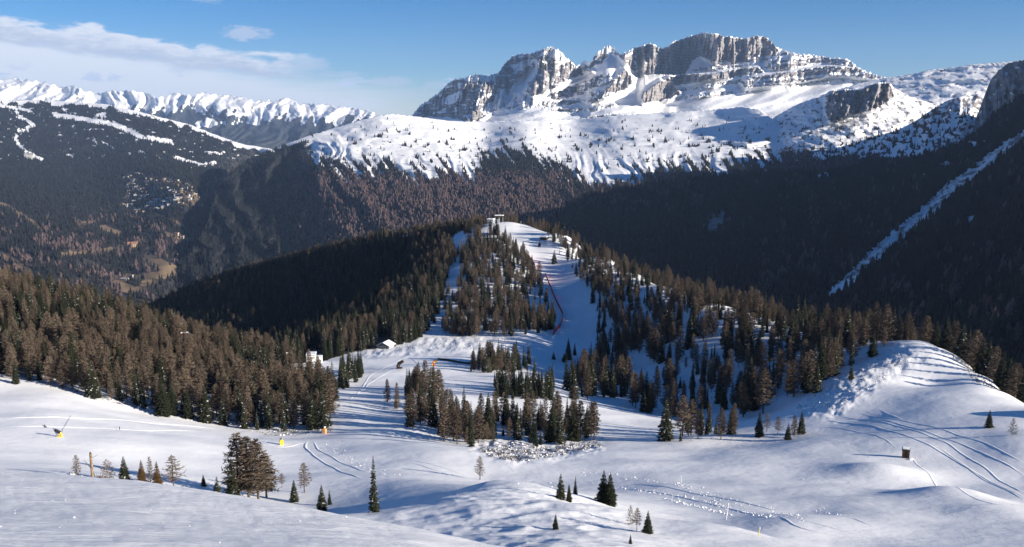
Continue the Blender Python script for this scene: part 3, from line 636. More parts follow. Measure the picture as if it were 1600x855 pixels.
# -- shaded mountain side on the right
GULLY = [(1625,196),(1590,218),(1570,228),(1550,248),(1520,272),(1490,292),(1460,318),(1430,345),(1400,370),(1370,395),(1340,425),(1300,460),(1260,490)]
def shaded_side():
    top = pl([(800,380),(850,352),(872,336),(900,313),(940,299),(1000,291),(1060,283),(1130,277),(1200,270),(1260,272),(1310,268),(1360,256),(1440,246),(1500,226),(1535,204),(1550,182),(1575,166),(1600,150),(1660,120),(1760,84),(1900,42),(2040,8),(2400,-90),(2800,-170)])
    bot = pl([(800,470),(1000,520),(1200,560),(1600,690),(2800,900)])
    base = tps_d([(872,337,2700),(940,300,2800),(1060,284,2850),(1200,271,2850),(1310,269,2800),(1440,247,2700),(1550,183,2650),(1600,151,2600),(1760,84,2450),(2000,15,2150),(2400,-90,1950),(2800,-170,1800),
                  (850,420,2100),(1000,430,1900),(1000,360,2250),(1150,340,2250),(1150,430,1750),(1300,340,2000),(1300,430,1560),(1400,350,1750),(1500,300,1800),(1500,400,1330),(1600,230,1900),(1600,300,1500),(1600,420,1080),(1700,300,1350),(1600,600,760),(1400,520,1100),(1200,520,1330),(1000,510,1500),(2000,200,1300),(2400,100,1250),(2600,500,800),(2000,600,750),(1800,400,950)])
    def f(U, V, D):
        s = ridged((U+0.95*V)/120, V/500, 3, 120)-0.5
        g = linedist(U, V, GULLY)
        return D-s*115-30*(ridged((U+0.8*V)/38, V/260, 3, 122)-0.5)+26*np.exp(-(g/14)**2)
    def at_(U, V, P):
        n = fbm(U/9, V/7, 4, 121); n2 = fbm(U/3.5, V/3, 3, 124)
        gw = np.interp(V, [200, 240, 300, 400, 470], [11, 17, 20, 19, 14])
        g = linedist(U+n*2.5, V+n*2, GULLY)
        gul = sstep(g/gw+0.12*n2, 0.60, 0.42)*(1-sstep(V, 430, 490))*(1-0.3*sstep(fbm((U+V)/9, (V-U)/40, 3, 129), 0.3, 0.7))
        pat = 0
        for (pu, pv, r) in ((1427,295,9),(1475,258,10),(1522,225,9),(1515,340,10),(1440,275,4),(1535,222,5),(1598,246,6),(1500,322,4),(1290,272,10),(1278,276,6)):
            pat = np.maximum(pat, sstep(np.hypot((U-pu)/1.5, V-pv)+n*4+n2*3, r*0.62, r*0.35))
        wood = 1-np.maximum(gul, pat)
        rk = sstep(np.hypot((U-1118-0.55*(348-V))/1.0, (V-350))/26+0.5*n, 0.8, 0.55)
        wood = wood*(1-rk)
        br = sstep(fbm(U/32, V/34, 4, 126), 0.10, 0.4)*(0.3+0.7*sstep(V, 380, 420))*(U > 1180)+sstep(fbm(U/30, V/14, 4, 127), 0.05, 0.35)*(U < 1100)*(V < 335)
        return {'rock': np.maximum(rk, gul*(0.47+0.12*n)), 'wood': wood, 'brown': np.clip(br, 0, 1)*0.35, 'bare': np.maximum(np.maximum(gul, pat), rk)}  # debris tone mixed into the gully snow, deepening its shade in the colour
    us = np.concatenate([np.linspace(800, 1680, 520), np.linspace(1680, 2800, 160)[1:]])
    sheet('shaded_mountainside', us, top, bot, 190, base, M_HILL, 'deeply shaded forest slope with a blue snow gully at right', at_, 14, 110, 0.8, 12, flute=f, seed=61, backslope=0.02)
shaded_side()

# floor of the whole valley, out to the horizon
def valley_floor():
    n = 40; xs = np.linspace(-45000, 45000, n); ys = np.linspace(-6000, 60000, n); X, Y = np.meshgrid(xs, ys)
    me = mesh_np('valley_floor', np.stack([X, Y, X*0-900], -1).reshape(-1, 3), gridfaces(n, n), M_HILL, {'rock': X*0, 'wood': X*0+1, 'brown': X*0})
    tag(link('valley_floor', me), 'dark valley bottom far below the slopes', 'valley floor', kind='structure')
valley_floor()

# ------------------------------------------------------------------ trees
class Tri:
    def __init__(s): s.v = []; s.f = []
    def tri(s, a, b, c):
        i = len(s.v); s.v += [a, b, c]; s.f.append((i, i+1, i+2))
    def quad(s, a, b, c, d): s.tri(a, b, c); s.tri(a, c, d)
    def mesh(s, name, mat, smooth=False): return mesh_np(name, s.v, s.f, mat, smooth=smooth)
def tube_np(path, rad, n=6):
    V, Fc = [], []
    for (p, r) in zip(path, rad):
        for i in range(n):
            a = 2*math.pi*i/n; V.append((p[0]+r*math.cos(a), p[1]+r*math.sin(a), p[2]))
    for j in range(len(path)-1):
        for i in range(n):
            a, b = j*n+i, j*n+(i+1) % n; Fc.append((a, b, b+n, a+n))
    return np.array(V), np.array(Fc)
def trunk_mesh(h, r, rng, lean=0.0, cut=False):
    k = 7; path = []; ox = oy = 0
    for i in range(k):
        t = i/(k-1); path.append((ox+lean*t*h, oy, t*h-0.4*(i == 0))); ox += rng.uniform(-.01, .01)*h*.3; oy += rng.uniform(-.01, .01)*h*.3
    V, Fc = tube_np(path, [r*(1-(0.6 if cut else 0.95)*i/(k-1)) for i in range(k)], 6)
    return mesh_np('trunk', V, Fc, M_BARK)
def spruce_crown(seed, h=10.0, rad=2.0, whorls=24, arms=10, base=0.05, ragged=0.25):
    """tiers of drooping sprays round the stem, each spray a feathered blade with side sprigs"""
    rng = random.Random(seed); T = Tri()
    for w in range(whorls):
        t = w/(whorls-1); z = h*(base+(0.985-base)*t**0.92); rr = rad*(1-t)**0.82*(0.85+0.3*rng.random())+0.05
        n = max(5, int(arms*(1-0.45*t)))
        off = rng.random()*6.28
        for i in range(n):
            a = off+6.283*i/n+rng.uniform(-.25, .25); L = rr*(1-ragged*rng.random()); zz = z+rng.uniform(-.12, .12)*h/whorls*2
            droop = L*(0.35 if t < 0.75 else -0.1)*rng.uniform(0.6, 1.3); ca, sa = math.cos(a), math.sin(a); wd = 0.30*L+0.10
            def pt(r, s, dz): return (ca*r-sa*s, sa*r+ca*s, zz+dz)
            tip = pt(L, 0, -droop*0.9); m = 0.55*L; mz = -droop*0.62
            T.tri(pt(0, 0, .12), pt(m, -wd*.55, mz-.06), tip); T.tri(pt(0, 0, .12), tip, pt(m, wd*.55, mz-.06))
            for sgn in (-1, 1):
                q = rng.uniform(.28, .5)*L
                T.tri(pt(q, 0, -droop*.3+.04), pt(q+.42*L*rng.uniform(.7, 1.1), sgn*wd*rng.uniform(.85, 1.3), -droop*.85-.06), pt(q+.22*L, 0, -droop*.45))
            T.tri(pt(.35*L, -.05, -droop*.3), pt(.75*L, 0.05, -droop*.7-.10*L-.12), pt(L*.95, 0, -droop*.85))       # hanging twigs
    T.tri((-.06, 0, h*.93), (.06, 0, h*.93), (0, 0, h)); T.tri((0, -.06, h*.93), (0, .06, h*.93), (0, 0, h))
    return T
def larch_crown(seed, h=10.0, rad=1.9, limbs=95, dens=7, base=0.12, width=0.075, top=0.9):
    """bare limbs rising off the stem with many fine twigs"""
    rng = random.Random(seed); T = Tri()
    lob = [rng.uniform(.7, 1.15) for _ in range(8)]
    for i in range(limbs):
        t = (i+rng.random())/limbs; z = h*(base+(0.97-base)*t); a = i*2.39996+rng.uniform(-.4, .4)
        prof = math.sin(min(1, (t+0.16)/0.45)*1.5708)*(1-t)**0.62
        L = rad*prof*lob[int(a*8/6.283) % 8]*rng.uniform(.65, 1.1)+.12
        ca, sa = math.cos(a), math.sin(a); rise = L*rng.uniform(-.08, .42)
        def pt(r, s, dz): return (ca*r-sa*s, sa*r+ca*s, z+dz)
        w0 = width*.8
        T.tri(pt(0, -w0, 0), pt(0, w0, 0), pt(L, 0, rise)); T.tri(pt(0, 0, -w0), pt(0, 0, w0), pt(L, 0, rise))
        for j in range(dens):
            q = L*(.22+.78*rng.random()); l2 = L*rng.uniform(.22, .5)+.16; s = rng.choice((-1, 1)); b = rng.uniform(.35, 1.3)
            dr, ds = math.cos(b)*l2, math.sin(b)*l2*s; zz = rise*q/L; dz = l2*rng.uniform(-.55, .6)
            T.tri(pt(q-width, 0, zz), pt(q+width, 0, zz+width*.5), pt(q+dr, ds, zz+dz))
            T.tri(pt(q, 0, zz-width), pt(q, 0, zz+width), pt(q+dr*.8, ds*1.1, zz+dz+.1))
    return T
def far_crown(seed, h=10.0, rad=2.2, fuzzy=False):
    rng = random.Random(seed); T = Tri(); tiers = 4
    for w in range(tiers):
        z0 = h*(0.02+w*0.23); z1 = min(h, z0+h*(0.44 if w < tiers-1 else 0.4)); r = rad*(1-w/tiers*0.86); n = 6
        if fuzzy: r = rad*(0.75, 1.0, 0.85, 0.5)[w]
        ring = [(r*rng.uniform(.6, 1.15)*math.cos(6.283*i/n+w), r*rng.uniform(.6, 1.15)*math.sin(6.283*i/n+w), z0-h*.03*rng.random()+(h*.1*rng.random() if fuzzy else 0)) for i in range(n)]
        for i in range(n): T.tri(ring[i], ring[(i+1) % n], (rng.uniform(-.1, .1), rng.uniform(-.1, .1), z1))
    return T

_rg = random.Random(3)
SPRUCE = []; LARCH = []
for s_, (rd, rg_, wh) in enumerate(((1.75, .25, 26), (1.45, .3, 28), (2.1, .35, 24), (1.2, .4, 26))):
    SPRUCE.append((trunk_mesh(9.6, .17, _rg), spruce_crown(100+s_, 10, rd, wh, 11, 0.04, rg_).mesh('crown', M_SPRUCE)))
for s_, (rd, li, ba) in enumerate(((1.75, 110, .10), (2.05, 120, .16), (1.45, 100, .08), (2.3, 120, .13))):
    LARCH.append((trunk_mesh(9.7, .16, _rg), larch_crown(200+s_, 10, rd, li, 9, ba).mesh('crown', M_LARCH)))
LARCH.append((trunk_mesh(9.7, .16, _rg), larch_crown(240, 10, 2.0, 84, 7, .10, .06).mesh('crown', M_LARCH))); LARCH.append((trunk_mesh(9.7, .16, _rg), larch_crown(241, 10, 1.7, 80, 7, .14, .06).mesh('crown', M_LARCH)))
BARE = []
for s_, (rd, li, ba, de) in enumerate(((1.9, 46, .2, 4), (2.4, 40, .28, 5))):
    BARE.append((trunk_mesh(9.7, .15, _rg), larch_crown(300+s_, 10, rd, li+22, de+3, ba, 0.08).mesh('crown', M_GREYLARCH)))
SHRUB = (trunk_mesh(5, .08, _rg), larch_crown(320, 10, 4.6, 60, 7, 0.02, .09).mesh('crown', M_GREYLARCH))
PROTO_OBJ = {}
def put_tree(name, kind, var, loc, h, label, cat, group=None, fat=1.0, crown_mat=None):
    tm, cm = {'spruce': SPRUCE, 'larch': LARCH, 'bare': BARE, 'shrub': [SHRUB]}[kind][var]
    o = empty(name, loc, random.uniform(0, 6.28), (h/10*fat, h/10*fat, h/10))
    a = link('trunk', tm, o); b = link('crown', cm, o)
    if crown_mat: b.material_slots[0].link = 'OBJECT'; b.material_slots[0].material = crown_mat
    tag(o, label, cat, group)
    PROTO_OBJ.setdefault((kind, var), (a, b))
    return o
M_RUSTY = mat_foliage('rusty_needles', (0.085, 0.05, 0.022), (0.11, 0.07, 0.03))

# lone trees in the foreground: u, row of the tip, row of the foot (or distance when > 0 given), kind, variant, fatness, label
def lone(u, vt, vf, kind, var, label, d=None, fat=1.0, mat=None, group=None, name=None):
    if d is None: x, y, z = pick(u, vf, 62)
    else:
        a = float(tan_of(u, vf)[0]); x, y = a*d, d; z = float(ground_z(x, y))
    h = max(0.8, y*float(tan_of(u, vt)[1])-z)
    cat = {'spruce': 'spruce', 'larch': 'larch', 'bare': 'bare tree', 'shrub': 'shrub'}[kind]
    nm = name or {'spruce': 'spruce_tree', 'larch': 'larch_tree', 'bare': 'bare_tree', 'shrub': 'bare_shrub'}[kind]
    put_tree(nm, kind, var, (x, y, z-0.05), h, label, cat, group, fat, mat)
LONE = [
 (374,674,782,'larch',0,'tallest brown larch on the left of the big larch group behind the near slope',172,1.1,None),
 (389,680,786,'larch',1,'bushy brown larch in the middle of the big larch group behind the near slope',170,0.95,None),
 (404,684,788,'larch',3,'wide brown larch on the right of the big larch group behind the near slope',172,0.85,None),
 (417,706,788,'larch',3,'shorter brown larch at the right end of the big larch group',175,1.0,None),
 (364,715,781,'spruce',1,'narrow green spruce tucked against the left side of the big larch group',168,1.0,None),
 (121,710,752,'bare',0,'thin bare young tree leftmost in the row behind the near slope',150,1.0,None),
 (168,716,752,'shrub',0,'leafless spreading shrub right of the broken trunk',152,0.9,None),
 (195,712,753,'spruce',2,'dark green bushy spruce right of the broken trunk',152,1.0,None),
 (222,718,752,'spruce',0,'squat spruce with rusty brown needles right of the dark bushy spruce',160,1.0,M_RUSTY),
 (236,712,766,'bare',0,'thin grey bare trunk between two rusty spruces',152,0.6,None),
 (247,720,768,'spruce',0,'taller rusty brown spruce at the edge of the near slope',150,0.95,M_RUSTY),
 (271,710,762,'bare',1,'pale grey bare tree right of the rusty spruces',160,1.0,None),
 (318,741,756,'spruce',2,'tiny spruce seedling on the bank left of the big larch group',178,1.0,None),
 (340,744,780,'spruce',2,'small dark spruce left of the big larch group',165,0.95,None),
 (441,739,772,'bare',1,'small grey bare tree right of the big larch group',185,1.0,None),
 (460,749,783,'spruce',1,'small narrow spruce between two bare trees behind the near slope',172,1.2,None),
 (476,722,775,'bare',0,'tall slender grey larch right of the small narrow spruce',180,1.1,None),
 (503,757,791,'spruce',0,'small spruce standing alone near the edge of the shaded hollow',160,1.0,None),
 (515,765,784,'spruce',3,'very small spruce just behind the small lone one in the hollow',168,1.0,None),
 (585,712,800,'spruce',3,'tall narrow spruce standing alone left of the mound',None,1.05,None),
 (750,712,750,'bare',0,'single bare larch at the far edge of the mound',None,1.0,None),
 (876,739,780,'spruce',2,'spruce with snow at its foot at left of the pair on the mound',None,0.85,None),
 (889,755,784,'spruce',1,'slim low spruce next to the larger one on the mound',None,1.0,None),
 (899,744,772,'spruce',3,'thin pointed young spruce rightmost of three on the mound',None,0.9,None),
 (943,734,786,'spruce',2,'left half of the broad dark double spruce on the mound crest',None,1.0,None),
 (953,738,790,'spruce',0,'right half of the broad dark double spruce on the mound crest',None,1.1,None),
 (985,788,820,'shrub',0,'leafless pale shrub beside the mound spruce',None,0.55,None),
 (995,792,830,'bare',1,'dead twiggy sapling left of the small mound spruce',None,0.8,None),
 (1012,797,833,'spruce',2,'small full spruce on the right flank of the mound',None,0.95,None),
 (868,802,827,'spruce',0,'small solitary spruce low on the front of the mound',None,0.95,None),
 (985,834,850,'spruce',3,'smallest spruce sapling at the bottom of the mound',None,1.2,None),
 (1040,620,688,'spruce',0,'tall dark spruce standing alone left of the clump on the shaded flat',None,0.95,None),
 (1186,642,682,'spruce',0,'snow dusted spruce right of the clump on the shaded flat',None,0.95,None),
 (1198,644,674,'bare',0,'thin bare larch behind the snow dusted spruce',None,1.0,None),
 (1215,650,681,'bare',1,'twiggy bare larch right of the snow dusted spruce',None,0.9,None),
 (1231,660,687,'spruce',2,'small dark spruce in front of a pale bare larch',None,0.9,None),
 (1241,648,682,'larch',2,'pale thin larch left of the narrow spruce on the flat',None,0.9,None),
 (1252,641,678,'spruce',1,'narrow dark spruce at the right end of the trees on the flat',None,1.1,None),
 (1545,640,668,'spruce',2,'dark low spruce in the blue shaded dip at right',None,1.0,None),
 (1582,652,680,'shrub',0,'brown leafless shrub in the blue shaded dip at right',None,0.6,None),
 (888,528,562,'spruce',1,'tallest spruce on the shaded piste below the hill',None,1.1,None),
 (898,535,555,'spruce',3,'thin small spruce right of the tallest one on the shaded piste',None,1.1,None),
 (881,551,566,'spruce',0,'low spruce left of the tallest one on the shaded piste',None,1.1,None),
 (865,549,562,'spruce',2,'small round spruce leftmost on the shaded piste',None,1.1,None),
 (843,375,385,'spruce',0,'tiny spruce alone on the sunny piste near the hilltop',None,1.2,None),
 (866,390,412,'spruce',0,'dark spruce at the right edge of the sunny upper piste',None,1.1,None),
 (1293,532,571,'spruce',2,'left spruce of the dark pair on the snowy shoulder',None,1.0,None),
 (1310,530,572,'larch',0,'brown tree of the dark pair on the snowy shoulder',None,1.0,None),
 (1363,518,557,'spruce',1,'spruce with snowy top standing alone on the upper shoulder',None,1.2,None),
 (1330,567,592,'spruce',3,'small grey spruce in the middle of the snowy shoulder',None,1.4,None),
 (1276,565,612,'spruce',0,'dark spruce at the foot of the snowy shoulder',None,0.9,None),
 (1262,562,612,'spruce',2,'wide dark spruce left of the one at the shoulder foot',None,0.8,None),
 (1240,560,620,'larch',2,'thin brown larch left of the spruces at the shoulder foot',None,0.9,None),
 (1178,585,640,'spruce',1,'snow flecked spruce low on the wooded ridge',None,1.1,None),
 (255,586,650,'spruce',2,'broad dark spruce standing out in front of the left forest edge',None,0.85,None),
 (145,560,622,'spruce',0,'dark spruce at the left forest edge among pale larches',None,1.0,None),
 (322,602,660,'spruce',1,'dark narrow spruce at the front of the left forest right of the broad one',None,1.3,None),
 (505,600,668,'spruce',2,'snow flecked spruce at the right end of the left forest',None,0.8,None),
 (488,608,670,'spruce',0,'dark spruce second from the right end of the left forest',None,0.9,None),
 (1446,492,540,'larch',1,'round topped olive larch at the crest of the snowy shoulder',418,1.0,None),
 (1462,498,545,'spruce',0,'dark spruce right of the round topped larch on the shoulder crest',412,1.0,None),
 (1478,494,548,'spruce',2,'tall dark spruce first of the row going down the outer rim',402,1.0,None),
 (1490,500,552,'larch',0,'brown larch second in the row down the outer rim',396,1.0,None),
 (1502,504,560,'spruce',0,'broad dark spruce high in the row down the outer rim',390,1.1,None),
 (1512,512,568,'spruce',3,'slim dark spruce in the upper middle of the outer rim row',382,1.2,None),
 (1522,514,575,'larch',3,'dull brown larch in the middle of the outer rim row',374,1.0,None),
 (1533,524,583,'spruce',2,'wide dark spruce in the middle of the outer rim row',366,1.0,None),
 (1543,530,590,'spruce',1,'narrow dark spruce below the middle of the outer rim row',358,1.2,None),
 (1554,540,600,'larch',2,'thin brown larch low in the outer rim row',350,1.0,None),
 (1564,548,606,'spruce',0,'dark spruce low in the outer rim row',342,1.0,None),
 (1575,556,613,'spruce',2,'dark full spruce near the lower end of the outer rim row',334,1.0,None),
 (1586,566,620,'larch',1,'brown larch near the lower end of the outer rim row',326,1.0,None),
 (1597,575,626,'spruce',3,'last dark spruce of the outer rim row at the picture edge',318,1.2,None),
 (25,560,600,'spruce',1,'thin dark spruce on the small snow bank at the left edge',None,0.9,None),
]
for (u, vt, vf, kind, var, lab, d, fat, mt) in LONE: lone(u, vt, vf, kind, var, lab, d, fat*{'spruce': 1.0 if 'tall narrow' in lab else 1.55, 'larch': 1.55, 'bare': 1.3, 'shrub': 1.2}[kind], mt)

# the woods
def tree_label(adj, w, u, v, h):
    size = 'tall' if h > 14.2 else 'short' if h < 9 else 'medium'
    if w == 0:
        row = 'front row' if v > 628-0.0*u and v > 600+0.14*u else 'middle' if v > 570 else 'rear'
        place = 'by the picture edge' if u < 70 else 'behind the amber snow gun' if u < 150 else 'left of the broad front spruce' if u < 245 else 'above the big lone larch group' if u < 370 else 'near the lift station end'
        return f'{size} {adj}, {row} of the left forest, {place}'
    if w == 4:
        place = 'left tip' if u < 640 else 'left half' if u < 720 else 'centre' if u < 800 else 'right half' if u < 870 else 'right end'
        return f'{size} {adj} at the {"front" if v > 672 else "back"} of the middle clump, {place}'
    if w == 3:
        place = 'beside the shaded piste' if u < 960 else 'above the lone flat spruce' if u < 1080 else 'in its middle' if u < 1200 else 'next to the snowy shoulder'
        return f'{size} {adj} {"low on" if v > 590 else "halfway up" if v > 520 else "high on"} the wooded ridge, {place}'
    return f'{size} {adj} in the {WOODS[w][0]}'
def scatter_woods():
    step = 4.05; xs = np.arange(-760, 900, step); ys = np.arange(230, 1480, step)
    X, Y = np.meshgrid(xs, ys); X = X.ravel()+RNG.uniform(-.5, .5, X.size)*step*.95; Y = Y.ravel()+RNG.uniform(-.5, .5, X.size)*step*.95
    k = np.abs(X/Y) < 0.95; X, Y = X[k], Y[k]
    Z = ground_z(X, Y); idx, w, u, v, vis = forest_mask(X, Y, Z)
    clump = 0.75+0.6*fbm(X/38, Y/38, 3, 140)
    far = np.where(Y > 700, 0.75, 1.0)
    keep = (idx >= 0) & (RNG.random(X.size) < w*np.where((idx == 2) | (idx == 3), clump, 1.0)*far)
    # open lanes: the lift cutting left of the spur, glades on the ridge
    ug = linedist(u, v, LANE); keep &= ~((ug < 6) & vis & (RNG.random(X.size) < .85))
    for gl in ([(690,375),(720,362),(740,372),(715,392)], [(880,420),(925,455),(922,470),(890,440)], [(1130,483),(1150,482),(1145,510),(1132,505)], [(1000,560),(1020,565),(1010,620),(990,600)]):
        keep &= ~(inpoly(u, v, gl) & vis)
    for (pu, pv, r) in ((785,345,22),(490,562,16),(600,540,14)): keep &= ~((np.hypot(u-pu, v-pv) < r) & vis)
    X, Y, Z, idx, u, v, vis = X[keep], Y[keep], Z[keep], idx[keep], u[keep], v[keep], vis[keep]
    share = np.array([wd[3] for wd in WOODS])[idx]
    share = np.where((idx == 0) & (v < 530), 0.36, share); share = np.where((idx == 1) & (u > 640) & (v < 430), 0.55, share)
    share = np.where((idx == 3) & (Y > 700), 0.7, share)
    patch = fbm(X/30, Y/30, 2, 150)*0.5
    larch = RNG.random(X.size) < np.clip(share+patch*(share > .05), 0, 1)
    H = np.where(larch, RNG.uniform(9.5, 16, X.size), RNG.uniform(8, 16.5, X.size))*np.where(idx == 4, 0.88, 1.0)
    H *= np.where((idx == 5) | (idx == 6) | (idx == 7), .84, 1.0)*np.where(idx == 8, .78, 1.0)*np.where((idx == 3) & (Y < 600), 1.12, 1.0)*np.where(RNG.random(X.size) < .25, RNG.uniform(.4, .75, X.size), 1.0)*RNG.uniform(.86, 1.12, X.size)
    H *= np.where((idx == 0), 0.88, 1.0)
    # keep clear of the hand-placed trees' own spots only roughly; split into single trees and the mass
    inview = (u > -5) & (u < 1605) & vis; px = H*F/Y*np.where(inview, 1, 0)
    for is_l, nm in ((False, 'spruce'), (True, 'larch')):
        sel = np.where(larch == is_l)[0]; order = sel[np.argsort(-px[sel])]
        nsingle = 262 if nm == 'spruce' else 285
        one = order[:nsingle]; rest = order[nsingle:]
        adj = {'spruce': 'dark green spruce', 'larch': 'bare brown larch'}[nm]
        for i in one:
            wood = WOODS[idx[i]][0]
            put_tree(nm+'_tree', nm, int(RNG.integers(0, 4)), (X[i], Y[i], Z[i]-.1), H[i], tree_label(adj, idx[i], u[i], v[i], H[i]), nm, f'{nm} trees of the {wood}', float(RNG.uniform(.8, 1.35)))
        pts = np.stack([X[rest], Y[rest], Z[rest]-.1], -1)
        scatter(nm+'_forest', pts, H[rest]/10, RNG.integers(0, 4, len(rest)), [PROTO_OBJ[(nm, q)] for q in range(4)], {'spruce': 'mass of dark spruces covering the hill and ridge', 'larch': 'mass of brown bare larches covering the hill and ridge'}[nm])
    print('near trees', len(X))

def scatter(name, pts, scl, var, protos, label, cat='forest', fat=None):
    """one mass object: points that carry copies of trees standing elsewhere in the scene"""
    me = bpy.data.meshes.new(name); pts = np.asarray(pts, np.float32); n = len(pts)
    me.vertices.add(n); me.vertices.foreach_set('co', pts.ravel())
    for an, av, ty in (('scl', scl, 'FLOAT'), ('rot', RNG.uniform(0, 6.28, n), 'FLOAT')):
        me.attributes.new(an, ty, 'POINT').data.foreach_set('value', np.asarray(av, np.float32))
    me.attributes.new('fat', 'FLOAT', 'POINT').data.foreach_set('value', np.asarray(RNG.uniform(.85, 1.3, n) if fat is None else fat, np.float32))
    me.attributes.new('var', 'INT', 'POINT').data.foreach_set('value', np.asarray(var, np.int32))
    o = tag(link(name, me), label, cat, kind='stuff')
    g = bpy.data.node_groups.new(name, 'GeometryNodeTree'); g.interface.new_socket('Geometry', in_out='INPUT', socket_type='NodeSocketGeometry'); g.interface.new_socket('Geometry', in_out='OUTPUT', socket_type='NodeSocketGeometry')
    N, Lk = g.nodes, g.links; gi = N.new('NodeGroupInput'); go = N.new('NodeGroupOutput'); ip = N.new('GeometryNodeInstanceOnPoints')
    ji = N.new('GeometryNodeJoinGeometry')
    for parts in reversed(protos):
        jp = N.new('GeometryNodeJoinGeometry')
        for ob in parts:
            oi = N.new('GeometryNodeObjectInfo'); oi.transform_space = 'ORIGINAL'; oi.inputs['Object'].default_value = ob; oi.inputs['As Instance'].default_value = False
            Lk.new(oi.outputs['Geometry'], jp.inputs[0])
        ti = N.new('GeometryNodeGeometryToInstance'); Lk.new(jp.outputs[0], ti.inputs[0]); Lk.new(ti.outputs[0], ji.inputs[0])
    def at_(nm, ty='FLOAT'):
        q = N.new('GeometryNodeInputNamedAttribute'); q.data_type = ty; q.inputs[0].default_value = nm; return q.outputs[0]
    sc_, fa_ = at_('scl'), at_('fat')
    mm = N.new('ShaderNodeMath'); mm.operation = 'MULTIPLY'; Lk.new(sc_, mm.inputs[0]); Lk.new(fa_, mm.inputs[1])
    cx = N.new('ShaderNodeCombineXYZ'); Lk.new(mm.outputs[0], cx.inputs[0]); Lk.new(mm.outputs[0], cx.inputs[1]); Lk.new(sc_, cx.inputs[2])
    cr = N.new('ShaderNodeCombineXYZ'); Lk.new(at_('rot'), cr.inputs[2])
    Lk.new(gi.outputs[0], ip.inputs['Points']); Lk.new(ji.outputs[0], ip.inputs['Instance']); ip.inputs['Pick Instance'].default_value = True
    Lk.new(at_('var', 'INT'), ip.inputs['Instance Index']); Lk.new(cr.outputs[0], ip.inputs['Rotation']); Lk.new(cx.outputs[0], ip.inputs['Scale']); Lk.new(ip.outputs[0], go.inputs[0])
    md = o.modifiers.new('trees', 'NODES'); md.node_group = g
    return o
scatter_woods()

# far forests
FARDONE = {}
def far_proto(kind, loc, h, label):
    T = far_crown({'conifer': 5, 'conifer2': 8, 'larch': 6}[kind], 10, {'conifer': 2.0, 'conifer2': 2.6, 'larch': 2.6}[kind], kind == 'larch')
    o = empty({'larch': 'larch_tree'}.get(kind, 'spruce_tree'), loc, 0, (h/10,)*3)
    c = link('crown', T.mesh('crown', M_FARBROWN if kind == 'larch' else M_FARTREE), o); t = link('trunk', trunk_mesh(9, .2, _rg), o)
    tag(o, label, 'tree'); return (c,)
def sheet_trees(sname, fname, label, per_m2, dens, umax=1700, brown=True, hmin=13, hmax=21, dmax=1e9, vmax=1e9):
    P, A, back, U, V = SHEETS[sname]; P = P[back:]
    a = P[:-1, :-1]; b = P[1:, :-1]; c = P[:-1, 1:]
    # plan area of each cell
    ar = np.abs((b-a)[..., 0]*(c-a)[..., 1]-(b-a)[..., 1]*(c-a)[..., 0])
    den = dens({k_: q[back:][:-1, :-1] for k_, q in A.items()}, U[:-1, :-1], V[:-1, :-1], P[:-1, :-1])
    ex = np.minimum(ar, np.percentile(ar, 99.5))*per_m2*den*(U[:-1, :-1] > -40)*(U[:-1, :-1] < umax)*(a[..., 1] < dmax)*(V[:-1, :-1] < vmax)
    n = RNG.poisson(np.clip(ex, 0, 60)); I, J = np.nonzero(n); rep = n[I, J]; I = np.repeat(I, rep); J = np.repeat(J, rep)
    s, t = RNG.random(len(I))[:, None], RNG.random(len(I))[:, None]; d_ = P[1:, 1:]
    pts = (a[I, J]*(1-s)+b[I, J]*s)*(1-t)+(c[I, J]*(1-s)+d_[I, J]*s)*t
    br = A['brown'][back:][:-1, :-1][I, J] if brown else np.zeros(len(I))
    isb = RNG.random(len(I)) < br
    H = RNG.uniform(hmin, hmax, len(I)); pts[:, 2] -= .3
    var = np.where(isb, 2, RNG.integers(0, 2, len(I)))
    print(fname, len(I)); 
    return scatter(fname, pts, H/10, var, FARP, label, 'forest')
def near_point(sname, u, v):
    P, A, back, U, V = SHEETS[sname]; i = np.argmin((U-u)**2+(V-v)**2); p = P[back:].reshape(-1, 3)[i]; return (float(p[0]), float(p[1]), float(p[2])-.3)
FARP = [far_proto('conifer', near_point('shaded_mountainside', 985, 372), 17, 'dark pointed spruce on the shaded slope behind the wooded ridge'),
        far_proto('conifer2', near_point('shaded_mountainside', 1040, 350), 17, 'dark broad spruce on the shaded slope left of the pale rock'),
        far_proto('larch', near_point('shaded_mountainside', 1010, 305), 16, 'brown larch on the sunlit upper rim of the shaded slope')]
def wood_d(A, U, V, P): return sstep(A['wood'], .35, .75)*(1-A.get('bare', 0*U))
sheet_trees('shaded_mountainside', 'slope_forest', 'dark forest covering the shaded slope at right', 1/75., wood_d)
sheet_trees('plateau_hill', 'hill_forest', 'forest on the face of the plateau hill', 1/170., wood_d, hmin=12, hmax=20)
sheet_trees('valley_side', 'valley_forest', 'forest filling the valley and its far side', 1/300., wood_d, hmin=14, hmax=24, umax=560)
sheet_trees('snowy_knoll', 'knoll_forest', 'forest and scrub below the snowy knoll', 1/160., wood_d, hmin=10, hmax=18)
sheet_trees('cliffed_ridge', 'ledge_forest', 'trees on the ledges below the brown cliff', 1/200., wood_d, hmin=10, hmax=17)
